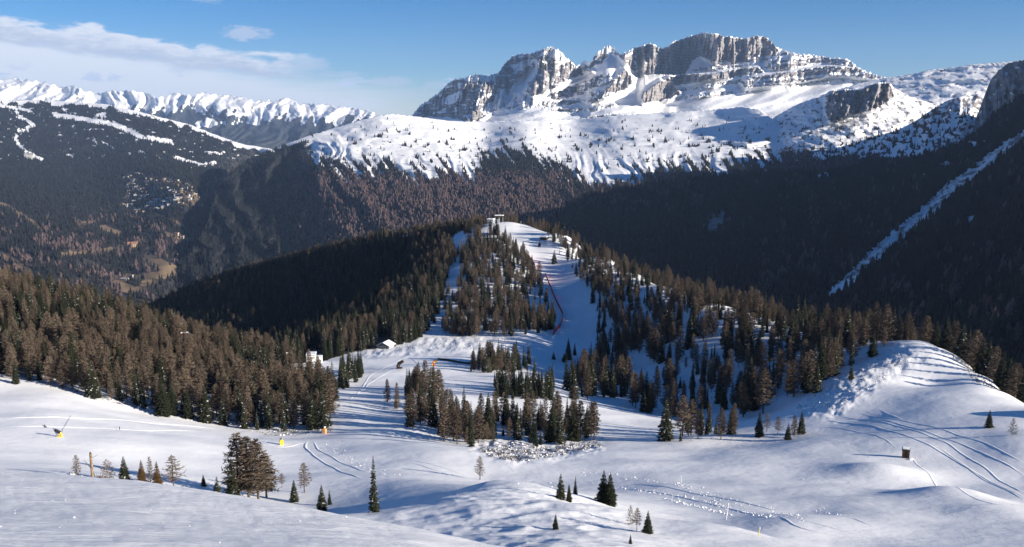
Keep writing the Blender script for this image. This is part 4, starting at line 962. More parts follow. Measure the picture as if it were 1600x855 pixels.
# ------------------------------------------------------------------ built things
def boxpts(x0, x1, y0, y1, z0, z1):
    v = [(x, y, z) for z in (z0, z1) for y in (y0, y1) for x in (x0, x1)]
    f = [(0, 2, 3, 1), (4, 5, 7, 6), (0, 1, 5, 4), (2, 6, 7, 3), (0, 4, 6, 2), (1, 3, 7, 5)]
    return v, f
class MB:
    def __init__(s): s.v = []; s.f = []
    def add(s, v, f):
        o = len(s.v); s.v += [tuple(q) for q in v]; s.f += [tuple(i+o for i in q) for q in f]; return s
    def box(s, *a): return s.add(*boxpts(*a))
    def bar(s, p, q, r, n=6, r2=None):
        p, q = np.array(p, float), np.array(q, float); d = q-p; d /= np.linalg.norm(d); e = np.cross(d, (0, 0, 1) if abs(d[2]) < .9 else (1, 0, 0)); e /= np.linalg.norm(e); g = np.cross(d, e)
        r2 = r if r2 is None else r2; v = []
        for c, rr in ((p, r), (q, r2)):
            for i in range(n): a = 6.2832*i/n; v.append(c+e*math.cos(a)*rr+g*math.sin(a)*rr)
        f = [(i, (i+1) % n, n+(i+1) % n, n+i) for i in range(n)]+[tuple(range(n))[::-1], tuple(range(n, 2*n))]
        return s.add(v, f)
    def prism(s, poly, y0, y1):
        """outline in x-z pushed along y"""
        n = len(poly); v = [(x, y0, z) for x, z in poly]+[(x, y1, z) for x, z in poly]
        f = [(i, (i+1) % n, n+(i+1) % n, n+i) for i in range(n)]+[tuple(range(n))[::-1], tuple(range(n, 2*n))]
        return s.add(v, f)
    def build(s, name, mat, parent=None, bevel=0.0, smooth=False):
        me = bpy.data.meshes.new(name); me.from_pydata(s.v, [], s.f); me.materials.append(mat)
        if bevel:
            bm = bmesh.new(); bm.from_mesh(me); bmesh.ops.recalc_face_normals(bm, faces=bm.faces)
            bmesh.ops.bevel(bm, geom=bm.edges[:], offset=bevel, segments=2, affect='EDGES', profile=.6); bm.to_mesh(me); bm.free()
        else:
            bm = bmesh.new(); bm.from_mesh(me); bmesh.ops.recalc_face_normals(bm, faces=bm.faces); bm.to_mesh(me); bm.free()
        me.update(); return link(name, me, parent)

def hut():
    x, y, z = pick(1415, 715); o = empty('wooden_hut', (x, y, z-.15), R(-24))
    k = y/F; w, h = 10.5*k/2, 15.5*k
    for i in range(7):                                                    # upright boards on each face
        x0 = -w+2*w*i/7; x1 = x0+2*w/7-.015
        pr = .018*(i % 2)
        MB().box(x0, x1, -w-.04-pr, -w, 0, h*.93).build('board', M_WOOD, o); MB().box(x0, x1, w, w+.04+pr, 0, h*.93).build('board', M_WOOD, o)
        MB().box(-w-.04-pr, -w-.002, x0+.003, x1, 0, h*.93).build('board', M_DARKWOOD, o); MB().box(w+.002, w+.04+pr, x0+.003, x1, 0, h*.93).build('board', M_WOOD, o)
    MB().box(-w+.01, w-.01, -w+.01, w-.01, 0, h*.9).build('wall', M_DARKWOOD, o)
    MB().box(-w*.30, w*.42, -w-.085, -w-.06, .1, h*.80).build('door', M_DARKWOOD, o)
    MB().add([(-w*1.2, -w*1.25, h*.90), (w*1.2, -w*1.25, h*.90), (w*1.2, w*1.25, h*.97), (-w*1.2, w*1.25, h*.97), (-w*1.2, -w*1.25, h*.95), (w*1.2, -w*1.25, h*.95), (w*1.2, w*1.25, h*1.02), (-w*1.2, w*1.25, h*1.02)], boxpts(0, 1, 0, 1, 0, 1)[1] and [(0, 3, 2, 1), (4, 5, 6, 7), (0, 1, 5, 4), (1, 2, 6, 5), (2, 3, 7, 6), (3, 0, 4, 7)]).build('roof', M_DARKWOOD, o)
    MB().box(-w*1.0, w*.95, -w*.8, w*1.15, h*1.0, h*1.10).build('snow_cap', M_CLEAN, o, .06)
    tag(o, 'small brown wooden hut with snowy roof standing alone on the right piste', 'hut')
    MB().add(*drift(x+.6*k*10*.4, y-w*2.4, 5.5*k, 4.0*k, 2.6*k)).build('snow_drift', M_CLEAN, None, 0, True)
    tag(bpy.context.scene.objects['snow_drift'], 'bright little snow bank against the front of the brown hut', 'snow bank')
def drift(cx, cy, rx, ry, h, n=9, seed=1):
    rr = random.Random(seed); V = []; Fc = []
    for j in range(5):
        t = j/4; r = math.cos(t*1.5)*(1)
        for i in range(n):
            a = 6.2832*i/n; q = r*(1+.15*math.sin(3*a+seed)); x, y = cx+rx*q*math.cos(a), cy+ry*q*math.sin(a)
            V.append((x, y, float(ground_z(x, y))*(1-0)-.1+h*math.sin(t*1.5)))
    for j in range(4):
        for i in range(n): Fc.append((j*n+i, j*n+(i+1) % n, (j+1)*n+(i+1) % n, (j+1)*n+i))
    Fc.append(tuple(4*n+i for i in range(n)))
    return V, Fc
hut()

def snow_gun(u, v, px, label, drum, body, turn, lances=False, padded=False):
    x, y, z = pick(u, v); k = y/F*px/10.0; o = empty('snow_gun', (x, y, z-.05), turn, (k, k, k))   # built 10 units tall
    if padded:
        m = MB(); m.prism([(-3.4, 0), (3.4, 0), (3.1, 8.6), (2.2, 9.4), (-2.2, 9.4), (-3.1, 8.6)], -3.0, 3.0).build('padding', body, o, .5)
        MB().bar((0, 0, 0), (0, 0, 12), .45).build('mast', M_STEEL, o)
        MB().bar((-1.8, 1.6, 11.4), (2.0, -1.6, 12.4), 1.7, 12, 1.4).build('fan_drum', drum, o)
        for q in (3.0, 6.0): MB().box(-3.6, 3.6, -3.2, 3.2, q, q+.35).build('strap', M_RED if body is M_YELLOW else M_WHITE, o)
    else:
        MB().prism([(-3.2, 0), (3.4, 0), (2.6, 1.4), (-2.6, 1.4)], -2.2, 2.2).build('sledge', body, o, .2)
        MB().bar((0, 0, 1.2), (0, 0, 5.2), .8, 8, .6).build('mast', body, o)
        MB().bar((1.0, 0, 5.0), (-4.4, 0, 8.6), 1.9, 14, 1.6).build('fan_drum', drum, o)
        MB().bar((1.1, 0, 4.9), (2.2, 0, 4.2), 1.2, 10, .6).build('motor', body, o)
        MB().box(1.4, 3.0, -1.2, 1.2, 1.4, 4.0).build('control_box', body, o, .15)
    tag(o, label, 'snow gun'); return o, (x, y, z)
_, g0 = snow_gun(93, 683, 15, 'amber snow gun with dark drum alone on the bright left piste', M_BLACK, M_AMBER, R(10))
snow_gun(440, 695, 9, 'yellow padded snow gun by the track below the left forest', M_STEEL, M_YELLOW, R(20), padded=True)
snow_gun(507, 677, 9, 'orange padded snow gun at the corner of the left forest', M_STEEL, M_ORANGE, R(-15), padded=True)
snow_gun(498, 640, 40, 'yellow padded snow gun among the trees at the forest end', M_STEEL, M_YELLOW, R(35), padded=True) if False else None
snow_gun(624, 576, 15, 'dark snow gun with tilted drum on the sunny middle piste', M_DARKWOOD, M_DARKWOOD, R(170))
snow_gun(678, 572, 11, 'orange snow gun at the end of the dark fence', M_ORANGE, M_ORANGE, R(200))
def hose(name, pts, r, mat, label, cat):
    m = MB()
    P = [(*at(u, v, 1)[:1], 0) for u, v in pts]
    Q = []
    for u, v in pts:
        x, y, z = pick(u, v); Q.append((x, y, z+r+.05))
    for a, b in zip(Q[:-1], Q[1:]): m.bar(a, b, r, 5)
    tag(m.build(name, mat), label, cat)
hose('marker_rod', [(69, 665), (73, 669)], .1, M_DARKWOOD, 'short dark rod lying in the snow left of the amber snow gun', 'rod')
hose('water_hose', [(84, 670), (87, 674), (90, 680)], .05, M_BLACK, 'dark hose running up left from the amber snow gun', 'hose')
hose('power_cable', [(111, 650), (108, 656), (103, 664), (98, 673), (95, 681)], .03, M_STEEL, 'thin grey cable running up right from the amber snow gun', 'cable')

def pole(u, v, px, mat, label, name='marker_pole', top=None, lean=0.0, r=.055):
    x, y, z = pick(u, v); h = y/F*px*1.02; o = empty(name, (x, y, z-.2)); n = 5
    MB().bar((0, 0, 0), (lean*h*.5, 0, h*.5), r, 8).bar((lean*h*.5, 0, h*.5), (lean*h*.9, 0, h), r*.95, 8).build('shaft', mat, o)
    MB().bar((lean*h*.9, 0, h-.02), (lean*h*.9, 0, h+.25), r*1.25, 8).build('cap', top or mat, o)
    tag(o, label, 'pole')
pole(1134, 812, 28, M_WHITE, 'tall white marker pole on top of the small snow mound', lean=.12, r=.085)
pole(1184, 838, 15, M_YELLOW, 'short yellow marker pole with white tip right of the tall white pole', top=M_WHITE, lean=.2, r=.045)
pole(1064, 757, 13, M_WHITE, 'small pale marker pole beside the lumpy snow track', r=.05)
pole(187, 672, 5, M_BLACK, 'tiny dark stake on the bright left piste', r=.1)
pole(1500, 783, 3.2, M_BLACK, 'low dark stake on the shaded lower right slope', r=.05) if False else None

def broken_trunk():
    x, y = float(tan_of(145, 750)[0])*150, 150.0; z = float(ground_z(x, y)); k = y/F; o = empty('broken_tree', (x, y, z-.2))
    h = y*float(tan_of(145, 707)[1])-z+.2; r = 2.3*k
    V, Fc = tube_np([(0, 0, 0), (.1*k, 0, h*.3), (-.3*k, 0, h*.65), (-.6*k, .2*k, h*.96)], [r*1.25, r, r*.92, r*.85], 9); m = mesh_np('trunk', V, Fc, M_TRUNKTAN); link('trunk', m, o)
    MB().bar((-.6*k, 0, h*.95), (-1.1*k, 0, h*1.03), r*.85, 7, r*.2).build('splintered_top', M_BARK, o)
    MB().bar((-.2*k, 0, h*.42), (-7*k, 2*k, h*.56), .7*k, 6, .4*k).bar((-7*k, 2*k, h*.56), (-14*k, 3*k, h*.72), .4*k, 5, .15*k).bar((-9*k, 2*k, h*.60), (-12*k, 1*k, h*.48), .25*k, 5, .1*k).build('limb', M_BARK, o)
    MB().bar((.3*k, 0, h*.80), (7*k, 1*k, h*.86), .45*k, 6, .25*k).bar((7*k, 1*k, h*.86), (12*k, 0, h*.92), .25*k, 5, .1*k).build('limb', M_BARK, o)
    tag(o, 'thick broken dead trunk with stub limbs in the row behind the near slope', 'dead tree')
    x2 = float(tan_of(161, 752)[0])*149; o2 = empty('tree_stump', (x2, 149, float(ground_z(x2, 149))-.1)); V, Fc = tube_np([(0, 0, 0), (0, 0, 12*k)], [1.3*k, 1.0*k], 8); link('trunk', mesh_np('trunk', V, Fc, M_TRUNKTAN), o2)
    MB().bar((0, 0, 12*k), (.3*k, 0, 13.5*k), 1.0*k, 7, .3*k).build('splintered_top', M_BARK, o2); tag(o2, 'short dead stump just right of the broken trunk', 'stump')
M_TRUNKTAN = simple('tan_bark', (0.22, 0.16, 0.10), .25, 3, .9, .1)  # paler tan bark of the dead trunk and stump
broken_trunk()

# fences and nets
def fence(name, pts, h, net, post, label, every=3.0, dmin=60):
    o = None; W3 = []
    for u, v in pts: W3.append(pick(u, v, dmin))
    o = empty(name, W3[0]); base = np.array(W3[0]); net_m = MB(); n = 0
    L = [np.array(q)-base for q in W3]
    for a, b in zip(L[:-1], L[1:]):
        d = np.linalg.norm(b-a); k = max(1, int(d/every))
        for i in range(k+1):
            p = a+(b-a)*i/k
            if n < 60: MB().bar(p-np.array((0, 0, .4)), p+np.array((0, 0, h+.15)), .06, 6).build('post', post, o)
            n += 1
        s = np.cross((b-a)/max(d, 1e-6), (0, 0, 1)); s = s/max(np.linalg.norm(s), 1e-6)*.02
        lo, hi = np.array((0, 0, -.15)), np.array((0, 0, h))
        net_m.add([a+lo-s, b+lo-s, b+hi-s, a+hi-s, a+lo+s, b+lo+s, b+hi+s, a+hi+s], [(0, 1, 2, 3), (7, 6, 5, 4), (3, 2, 6, 7), (0, 4, 5, 1), (0, 3, 7, 4), (1, 5, 6, 2)])
    net_m.build('net', net, o); tag(o, label, 'safety net')
fence('safety_net', [(818,396),(822,402),(828,408),(833,414),(836,420)], 4.2, M_RED, M_STEEL, 'upper red safety net along the left edge of the sunny piste', dmin=500)
fence('safety_net', [(852,430),(858,445),(862,455),(866,465),(873,480),(879,492),(880,500),(876,510),(869,518),(864,524)], 2.6, M_RED, M_STEEL, 'long dark red safety net curving down the shaded piste', dmin=400)
fence('snow_fence', [(684,562),(700,564),(715,567),(728,569),(738,569)], 1.0, M_DARKWOOD, M_DARKWOOD, 'low dark fence running right from the orange snow gun', dmin=300)

# lift station, chalet, hilltop buildings
def windows(o, n, x0, x1, y, z0, z1, gap=.25, frame=M_WHITE):
    w = (x1-x0)/n
    for i in range(n):
        a = x0+i*w+gap/2; b = x0+(i+1)*w-gap/2; f = MB().box(a-.08, b+.08, y-.06, y, z0-.08, z1+.08).build('window', frame, o)
        MB().box(a, b, y-.09, y-.065, z0, z1).build('pane', M_GLASS, f)
def lift_station():
    x, y, z = pick(491, 566, 300); k = y/F; o = empty('lift_station', (x, y, z-.3), R(8)); w = 11.5*k; h = 14*k
    MB().box(-w, w*.25, -3, 3, h*.28, h).build('wall', M_WHITE, o, .05); windows(o, 6, -w*.9, w*.15, -3, h*.60, h*.86, .3)
    MB().box(-w*1.06, w*.32, -3.4, 3.4, h, h*1.05).build('roof', M_STEEL, o); MB().box(-w*1.05, w*.3, -3.3, 3.3, h*1.055, h*1.16).build('roof_snow', M_CLEAN, o, .1)
    for q in (-w*.85, w*.1): MB().box(q-.35, q+.35, -1, 1, 0, h*.28).build('pillar', M_GREY, o)
    MB().box(w*.28, w*1.1, -2.6, 2.8, 0, h*.62).build('machine_housing', M_WHITE, o, .25); MB().box(w*.27, w*1.12, -2.7, 2.9, h*.625, h*.72).build('housing_snow', M_CLEAN, o, .1)
    MB().box(w*.45, w*.95, -2.68, -2.62, h*.05, h*.42).build('door', M_GREY, o)
    tag(o, 'white lift station with a dark window band at the forest edge', 'lift station')
lift_station()
def chalet():
    x, y, z = pick(603, 543, 300); k = y/F; o = empty('chalet', (x, y, z-.4), R(-18), (.85, .85, .85)); w = 12*k; h = 10*k; d = 4.2
    MB().box(-w, w, -d, d, 0, h*.62).build('wall', M_GREY, o); MB().prism([(-w*.98, h*.625), (w*.98, h*.625), (0, h*1.18)], -d+.05, d-.05).build('gable', M_DARKWOOD, o)
    windows(o, 4, -w*.85, w*.85, -d, h*.2, h*.48, .9, M_DARKWOOD); windows(o, 1, -w*.2, w*.2, -d+.05, h*.68, h*.92, .2)
    for s in (-1, 1):
        e, r = s*w*1.22, h*.52
        MB().add([(0, -d*1.2, h*1.2), (e, -d*1.2, r), (e, d*1.2, r), (0, d*1.2, h*1.2), (0, -d*1.2, h*1.25), (e, -d*1.2, r+.2), (e, d*1.2, r+.2), (0, d*1.2, h*1.25)], [(0, 3, 2, 1), (4, 5, 6, 7), (0, 1, 5, 4), (1, 2, 6, 5), (2, 3, 7, 6), (3, 0, 4, 7)]).build('roof', M_DARKWOOD, o)
        MB().add([(s*.02, -d*1.15, h*1.26), (e*.98, -d*1.15, r+.22), (e*.98, d*1.15, r+.22), (s*.02, d*1.15, h*1.26), (s*.02, -d*1.15, h*1.34), (e*.98, -d*1.15, r+.6), (e*.98, d*1.15, r+.6), (s*.02, d*1.15, h*1.34)], [(0, 3, 2, 1), (4, 5, 6, 7), (0, 1, 5, 4), (1, 2, 6, 5), (2, 3, 7, 6), (3, 0, 4, 7)]).build('roof_snow', M_CLEAN, o)
    MB().box(w*.35, w*.55, -.5, .5, h*.9, h*1.3).build('chimney', M_GREY, o); MB().box(-w, w, -d-1.6, -d-.01, h*.02, h*.08).build('terrace', M_DARKWOOD, o)
    tag(o, 'dark chalet with snowy gable roof half hidden by spruces', 'chalet')
chalet()
def hilltop():
    x, y, z = pick(767, 352, 700); k = y/F; o = empty('hilltop_station', (x, y, z-.5), R(-14)); w = 4.8*k
    MB().box(-w, w, -3.5, 3.5, 0, 9.5*k).build('wall', M_GREY, o, .05); windows(o, 3, -w*.85, w*.85, -3.5, 4*k, 6.5*k, .6)
    MB().box(-w*1.1, w*1.1, -3.9, 3.9, 9.55*k, 10.1*k).build('roof', M_STEEL, o); MB().box(-w*1.08, w*1.08, -3.8, 3.8, 10.15*k, 11.2*k).build('roof_snow', M_CLEAN, o, .12)
    MB().box(-w*.3, w*.3, -3.6, -3.52, 0, 3.2*k).build('door', M_DARKWOOD, o)
    tag(o, 'grey boxy building with snowy roof on the hilltop', 'building')
    x, y, z = pick(780, 346, 700); o = empty('lift_shelter', (x, y, z-.4), R(-6)); w = 7.5*k; h = 11.5*k
    for q in (-w*.8, 0, w*.8):
        for p in (-2, 2): MB().bar((q, p, 0), (q, p, h*.86), .2, 6).build('post', M_STEEL, o)
    MB().prism([(-w, h*.84), (w, h*.84), (w*.92, h), (-w*.92, h)], -3, 3).build('canopy', M_DARKWOOD, o); MB().box(-w*.93, w*.93, -2.9, 2.9, h*1.005, h*1.1).build('roof_snow', M_CLEAN, o, .15)
    MB().box(-w*.55, w*.1, -1.2, 1.2, 0, h*.5).build('booth', M_GREY, o)
    tag(o, 'dark open lift shelter with a snowy flat roof on the hilltop', 'lift shelter')
    x, y, z = pick(850, 374, 700); o = empty('long_shed', (x, y, z-.3), R(-38)); w = 5.5*k
    MB().box(-w, w, -1.6, 1.6, 0, 4*k).build('wall', M_DARKWOOD, o); MB().add([(-w*1.05, -2, 4*k), (w*1.05, -2, 4*k), (w*1.05, 2, 5*k), (-w*1.05, 2, 5*k), (-w*1.05, -2, 4.7*k), (w*1.05, -2, 4.7*k), (w*1.05, 2, 5.7*k), (-w*1.05, 2, 5.7*k)], [(0, 3, 2, 1), (4, 5, 6, 7), (0, 1, 5, 4), (1, 2, 6, 5), (2, 3, 7, 6), (3, 0, 4, 7)]).build('roof', M_CLEAN, o)
    MB().box(-w*.2, w*.1, -1.68, -1.61, 0, 2.6*k).build('door', M_BLACK, o)
    tag(o, 'long low shed with a snowy roof at the tree edge near the hilltop', 'shed')
    pole(789, 349, 14, M_DARKWOOD, 'dark post on the sunny hilltop beside the lift shelter', 'signal_post', r=.18)
    pole(814, 356, 10, M_STEEL, 'pale post under the spruces at the top of the piste', 'signal_post', r=.18)
hilltop()
def pylon(u, v, px, mat, label, d=None, arm=2.2):
    if d: a = float(tan_of(u, v)[0]); x, y = a*d, d; z = float(ground_z(x, y))
    else: x, y, z = pick(u, v, 250)
    h = y*float(tan_of(u, v-px)[1])-z; o = empty('lift_pylon', (x, y, z-.3), R(25))
    MB().bar((0, 0, 0), (0, 0, h), .42, 8, .28).build('mast', mat, o); MB().box(-arm, arm, -.2, .2, h-.3, h+.05).build('crossarm', mat, o)
    for s in (-1, 1):
        b = MB().box(s*arm-.15, s*arm+.15, -1.6, 1.6, h-.7, h-.32).build('sheave_beam', M_STEEL, o)
        for q in (-1.3, -.45, .45, 1.3): MB().bar((s*arm-.12, q, h-.85), (s*arm+.12, q, h-.85), .24, 8).build('sheave', M_BLACK, b)
    tag(o, label, 'lift pylon'); return (x, y, z, h)
pylon(449, 576, 26, M_WHITE, 'white lift pylon at the edge of the dark forest left of the station', 440)
def cabin():
    d = 400; a, t = tan_of(282, 528); x, y, z = float(a)*d, d, float(t)*d; o = empty('lift_cabin', (x, y, z)); k = d/F
    g = float(ground_z(x, y))
    MB().box(-3*k, 3*k, -1, 1, 0, 6*k).build('body', M_RED, o, .2); MB().box(-2.6*k, 2.6*k, -1.03, -1.005, 2.6*k, 4.8*k).build('window', M_GLASS, o); MB().bar((0, 0, 6*k), (0, 0, 9*k), .1).build('hanger', M_STEEL, o)
    MB().box(-3.2*k, 3.2*k, -1.05, 1.05, -.9*k, -.05*k).build('snow_ledge', M_CLEAN, o); MB().bar((0, 0, g-z-.3), (0, 0, -.9*k), .3, 8).build('support', M_STEEL, o)
    tag(o, 'small red cabin showing above the larches of the left forest', 'lift cabin')
    pylon(290, 548, 30, M_WHITE, 'pale lift pylon right of the red cabin in the left forest', 402, 1.6)
cabin()

# town in the valley
def town():
    roofs = [simple('roof_grey', (.32, .31, .31), .15, .2), simple('roof_red', (.30, .15, .10), .15, .2), simple('roof_snow', (.62, .63, .65), .05, .2), simple('roof_brown', (.16, .11, .08), .15, .2)]
    walls = [simple('wall_cream', (.42, .38, .31), .06, .2), simple('wall_white', (.55, .54, .52), .05, .2), simple('wall_timber', (.22, .14, .08), .1, .2), simple('wall_ochre', (.40, .30, .18), .06, .2)]
    protos = []
    for s in range(12):
        rr = random.Random(s); w, d, h = rr.uniform(8, 15), rr.uniform(6, 9), rr.uniform(6, 13); rf = h+rr.uniform(3, 5); me = bpy.data.meshes.new('house')
        v, f = boxpts(-w, w, -d, d, -4, h); n = len(v); mi = [0]*6
        q = [(-w*1.1, -d*1.15, h-.5), (w*1.1, -d*1.15, h-.5), (w*1.1, d*1.15, h-.5), (-w*1.1, d*1.15, h-.5), (-w*1.1, 0, rf), (w*1.1, 0, rf)]
        v = v+q; f = f+[(n, n+1, n+5, n+4), (n+2, n+3, n+4, n+5), (n+1, n+2, n+5), (n+3, n, n+4)]; mi += [1, 1, 0, 0]
        wn = len(v)
        for fl in range(int(h//3)):                                          # window rows on the long and short faces
            for c in range(4):
                x0 = -w*.8+c*w*.42; z0 = 1+fl*3.0; b = len(v); v += [(x0, -d-.12, z0), (x0+w*.2, -d-.12, z0), (x0+w*.2, -d-.12, z0+1.5), (x0, -d-.12, z0+1.5)]; f.append((b, b+1, b+2, b+3)); mi.append(2)
        me.from_pydata(v, [], f); [me.materials.append(m) for m in (walls[s % 4], roofs[(s*7+s//4) % 4], M_GLASS)]; me.polygons.foreach_set('material_index', mi); me.update(); protos.append(me)
    P, A, back, U, V = SHEETS['valley_side']; P = P[back:]; Uf, Vf = U.ravel(), V.ravel(); Pf = P.reshape(-1, 3)
    spots = []; WN = ('cream', 'white', 'dark timber', 'ochre'); RN = ('grey', 'reddish', 'snowy', 'brown')
    def try_put(u, v, me_i, label, group, rz, s=1.0):
        i = int(np.argmin((Uf-u)**2+(Vf-v)**2)); p = Pf[i]; a = at(u, v, p[1]); 
        o = link('house', protos[me_i], None, (float(a[0]), float(p[1]), float(p[2])-.3)); o.rotation_euler = (0, 0, rz); o.scale = (s, s, s); tag(o, label, 'house', group)
    rr = random.Random(5); n = 0; tries = 0
    while n < 285 and tries < 9000:
        tries += 1; u, v = rr.uniform(184, 322), rr.uniform(268, 336)
        if not inpoly(np.array(u), np.array(v), TOWN): continue
        if float(perlin(u/15, v/8, 160)) < -0.12: continue
        if min([((u-a)/2.2)**2+((v-b)/1.3)**2 for a, b in spots] or [9]) < 1: continue
        spots.append((u, v)); n += 1
        mi = rr.randrange(12); place = 'upper edge' if v < 284 else 'left end' if u < 206 else 'right end' if u > 288 else 'lower edge' if v > 318 else 'centre'
        try_put(u, v, mi, f'{WN[mi % 4]} house with {RN[(mi*7+mi//4) % 4]} roof at the {place} of the valley town', 'houses of the valley town', rr.uniform(-.7, .7), rr.uniform(.36, .66))
    for (u, v, s) in ((207,386,1.5),(205,441,1.0),(199,443,.8),(46,247,2.0),(54,245,1.6),(292,375,1.0),(282,369,.9),(277,366,.9),(297,373,.9)):
        spots.append((u, v))
    try_put(207, 386, 3, 'ochre farmhouse alone in the dry valley clearing below the town', None, .3, 1.5)
    try_put(203, 437, 1, 'white house in the meadow at the bottom of the valley', None, .1, 1.0)
    try_put(195, 439, 0, 'cream barn beside the white house in the valley meadow', None, -.3, .8)
    try_put(46, 248, 5, 'large building at the foot of the far ski run', None, .2, 2.0)
    for u, v in ((292,376),(284,371),(277,367),(298,374)): try_put(u, v, 4, 'house of the small hamlet below and right of the town', 'houses of the hamlet below the town', rr.uniform(-.5, .5), .9)
town()

# ------------------------------------------------------------------ snow detail: groomer tracks, clods, snowed-in scrub
def ribbon(pts, w, h, m, lift=.03, every=1.5, dmin=80):
    """a low rounded ridge of pushed snow following the ground"""
    P = [np.array(pick(u, v, dmin)[:2]) for u, v in pts]; Q = [P[0]]
    for a, b in zip(P[:-1], P[1:]):
        k = max(1, int(np.linalg.norm(b-a)/every)); Q += [a+(b-a)*(i+1)/k for i in range(k)]
    Q = np.array(Q); 
    for _ in range(3): Q[1:-1] = (Q[:-2]+2*Q[1:-1]+Q[2:])/4
    T = np.gradient(Q, axis=0); T /= np.linalg.norm(T, axis=1)[:, None]+1e-9; N = np.stack([-T[:, 1], T[:, 0]], -1)
    o = len(m['v'])//5 if False else sum(len(x) for x in m['v']); prof = ((-1, -.06), (-.45, .7), (0, 1), (.45, .7), (1, -.06)); cols = []
    e = np.clip(np.minimum(np.arange(len(Q)), np.arange(len(Q))[::-1])/4.0, 0.02, 1)
    for s, q in prof:
        XY = Q+N*s*w; z = ground_z(XY[:, 0], XY[:, 1])+q*h*e*(1+.35*perlin(XY[:, 0]/2.3, XY[:, 1]/2.3, 7)); cols.append(np.concatenate([XY, z[:, None]], 1))
    V = np.stack(cols, 1).reshape(-1, 3); m['v'].append(V); m['f'].append(gridfaces(len(Q), 5)+o)
def tracks():
    m = {'v': [], 'f': []}
    R0 = [([(1255,660),(1300,657),(1360,664),(1420,682),(1480,712),(1540,748),(1598,776)], .5, .22), ([(1290,652),(1350,655),(1420,670),(1480,692),(1545,735),(1600,770)], .45, .2), ([(1300,648),(1380,656),(1450,675),(1530,705),(1600,742)], .45, .2),
          ([(1345,646),(1400,655),(1460,667),(1540,692),(1600,724)], .4, .18), ([(1375,640),(1410,656)], .35, .2), ([(1422,712),(1450,738),(1500,765),(1560,790),(1600,798)], .35, .14), ([(1262,668),(1310,668),(1370,680),(1400,700)], .4, .14), ([(1470,700),(1500,722),(1530,745),(1572,765),(1600,780)], .4, .2),
          ([(1215,806),(1245,826),(1300,836),(1400,850)], .4, .2), ([(1230,810),(1290,822),(1360,840)], .4, .2), ([(1326,808),(1350,818),(1376,828)], .35, .2),
          ([(480,690),(476,698),(492,714),(520,730),(548,742),(566,748)], .5, .3), ([(490,690),(498,704),(530,722),(575,738)], .4, .22), ([(640,722),(680,735),(720,744)], .5, .25), ([(636,718),(690,730),(735,745)], .4, .2),
          ([(668,592),(690,606),(705,622)], .5, .2), ([(675,590),(700,606),(716,624)], .4, .2), ([(640,558),(655,570),(660,580)], .4, .25), ([(560,610),(575,590),(610,570),(640,556)], .5, .2), ([(545,625),(575,600),(620,575)], .5, .2),
          ([(0,655),(80,652),(180,656),(280,664),(350,672)], .8, .35), ([(0,668),(100,668),(200,672),(330,676)], .7, .25), ([(400,692),(440,700),(480,690)], .4, .2),
          ([(960,762),(1040,772),(1120,790),(1200,806)], .4, .2), ([(980,755),(1060,765),(1160,785),(1230,802)], .35, .2)]
    for p, w, h in R0: ribbon(p, w*.9, h*.5, m)
    me = mesh_np('snow_tracks', np.concatenate(m['v']), np.concatenate(m['f']), M_CLEAN); tag(link('snow_tracks', me), 'ridges of groomer and ski tracks across the pistes', 'ski tracks', kind='stuff')
tracks()
def clods():
    rng = np.random.default_rng(5); base = np.array([(1, 0, 0), (-1, 0, 0), (0, 1, 0), (0, -1, 0), (0, 0, 1), (0, 0, -.6)], float)
    tri = np.array([(0, 2, 4), (2, 1, 4), (1, 3, 4), (3, 0, 4), (2, 0, 5), (1, 2, 5), (3, 1, 5), (0, 3, 5)])
    VV, FF = [], []; o = 0
    def add(x, y, r):
        nonlocal o
        z = float(ground_z(x, y)); a = rng.uniform(0, 6.28); c, s = math.cos(a), math.sin(a); b = base*rng.uniform(.6, 1.3, (6, 3))*r
        b = b@np.array([(c, s, 0), (-s, c, 0), (0, 0, 1)]); VV.append(b*np.array((1, 1, .7))+np.array((x, y, z+.02*r))); FF.append(tri+o); o += 6
    lines = [([(905,738),(960,742),(1010,750),(1070,758),(1130,778),(1200,795)], 330, 3.0, .22), ([(960,762),(1010,768),(1060,775),(1110,785),(1160,800),(1215,808)], 360, 2.2, .28), ([(1040,778),(1090,792),(1150,806)], 200, 1.5, .30), ([(815,755),(860,756),(905,748),(940,758)], 130, 2.2, .2), ([(1200,793),(1240,806),(1260,815)], 90, 2, .25), ([(1270,795),(1310,806)], 50, 2, .2), ([(500,690),(540,715),(580,735),(640,745)], 200, 6, .22), ([(1240,748),(1290,752)], 30, 1, .2),
             ([(690,546),(740,540),(800,545)], 90, 6, .5), ([(560,556),(620,553),(680,550)], 80, 4, .5), ([(720,588),(780,592),(840,585)], 130, 6, .4)]
    for pts, n, sp, r in lines:
        W3 = [np.array(pick(u, v)[:2]) for u, v in pts]; seg = np.array([np.linalg.norm(b-a) for a, b in zip(W3[:-1], W3[1:])]); cs = np.cumsum(seg)/seg.sum()
        for _ in range(int(n*1.3)):
            t = rng.random(); i = int(np.searchsorted(cs, t)); i = min(i, len(seg)-1); f = rng.random(); p = W3[i]*(1-f)+W3[i+1]*f+rng.normal(0, sp*.35, 2); add(p[0], p[1], min(.26, r*.40*math.exp(rng.normal(-.35, .75))))
    for _ in range(130):                                                     # crumbs on the near shoulder
        y = math.exp(rng.uniform(math.log(14), math.log(40))); x = y*rng.uniform(-.75, .05); add(x, y, rng.uniform(.008, .032)*(1 if rng.random() < .97 else 1.4))
    me = mesh_np('snow_clods', np.concatenate(VV), np.concatenate(FF), M_CLEAN, smooth=False); tag(link('snow_clods', me), 'loose clods of snow along the tracks and on the near slope', 'snow', kind='stuff')
clods()
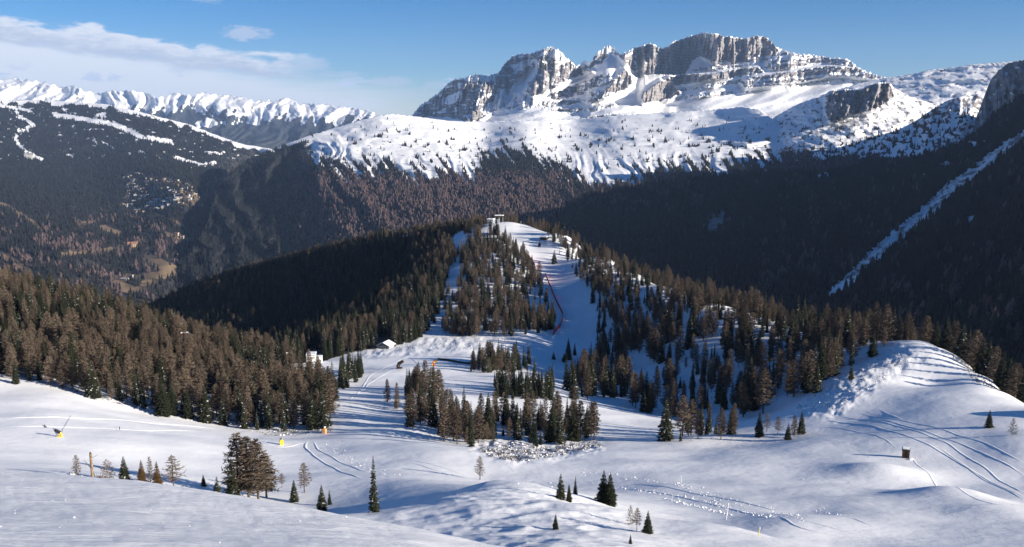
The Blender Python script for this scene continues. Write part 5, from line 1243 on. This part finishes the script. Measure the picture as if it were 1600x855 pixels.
def scrub():
    rng = np.random.default_rng(8); VV, FF, MI = [], [], []; o = 0
    areas = [([(742,700),(800,692),(850,700),(930,690),(940,698),(880,712),(810,722),(770,716)], 900), ([(1240,640),(1300,592),(1360,568),(1400,545),(1430,560),(1370,600),(1310,640)], 220), ([(100,740),(290,762),(280,775),(180,758),(90,745)], 120), ([(690,545),(800,548),(800,530),(720,528),(560,552)], 350), ([(1040,470),(1160,490),(1250,530),(1250,600),(1180,640),(1000,620),(950,560),(930,480)], 700), ([(1505,565),(1550,600),(1560,612),(1520,596)], 160), ([(350,660),(420,675),(520,668),(520,676),(420,682)], 160)]
    for poly, n in areas:
        us, vs = zip(*poly); c = 0; tr = 0
        while c < n and tr < n*8:
            tr += 1; u, v = rng.uniform(min(us), max(us)), rng.uniform(min(vs), max(vs))
            if not inpoly(np.array(u), np.array(v), poly): continue
            x, y, z = pick(u, v, 130); c += 1; r = rng.uniform(.2, .6)*(1.0 if y < 330 else 1.2)
            for k in range(4):                                            # dark twigs poking out
                a = rng.uniform(0, 6.28); l = r*rng.uniform(.8, 1.7); w = .07+.04*r; p = np.array((x, y, z)); q = p+np.array((math.cos(a)*l*.8, math.sin(a)*l*.8, l*.75)); s = np.array((-math.sin(a), math.cos(a), 0))*w
                VV.append(np.array([p-s, p+s, q])); FF.append(np.array([(0, 1, 2)])+o); MI.append([1]); o += 3
            if rng.random() < .16:                                         # snow pillow on top
                n_ = 6; ring = [(x+r*.8*math.cos(6.283*i/n_)*rng.uniform(.7, 1.2), y+r*.8*math.sin(6.283*i/n_)*rng.uniform(.7, 1.2), z+.15*r) for i in range(n_)]; VV.append(np.array(ring+[(x, y, z+r*.75)])); FF.append(np.array([(i, (i+1) % n_, n_) for i in range(n_)])+o); MI.append([0]*n_); o += 7
    me = mesh_np('snowy_scrub', np.concatenate(VV), np.concatenate(FF), [M_CLEAN, M_BARK], smooth=False, midx=np.concatenate(MI)); tag(link('snowy_scrub', me), 'low snow covered scrub at the feet of the trees', 'scrub', kind='stuff')
scrub()

# ------------------------------------------------------------------ air
def haze():
    o = MB().box(-26000, 26000, -3500, 20500, -960, 1500).build('haze', bpy.data.materials.new('air'))
    m = o.data.materials[0]; m.use_nodes = True; k = NT(m.node_tree); k.n.clear(); out = k.new('ShaderNodeOutputMaterial'); vol = k.new('ShaderNodeVolumePrincipled')
    vol.inputs['Color'].default_value = (.42, .62, 1.0, 1); vol.inputs['Density'].default_value = HAZE; vol.inputs['Anisotropy'].default_value = 0.0
    k.l.new(vol.outputs[0], out.inputs['Volume']); tag(o, 'thin bluish air over the valley', 'haze', kind='stuff')
haze()
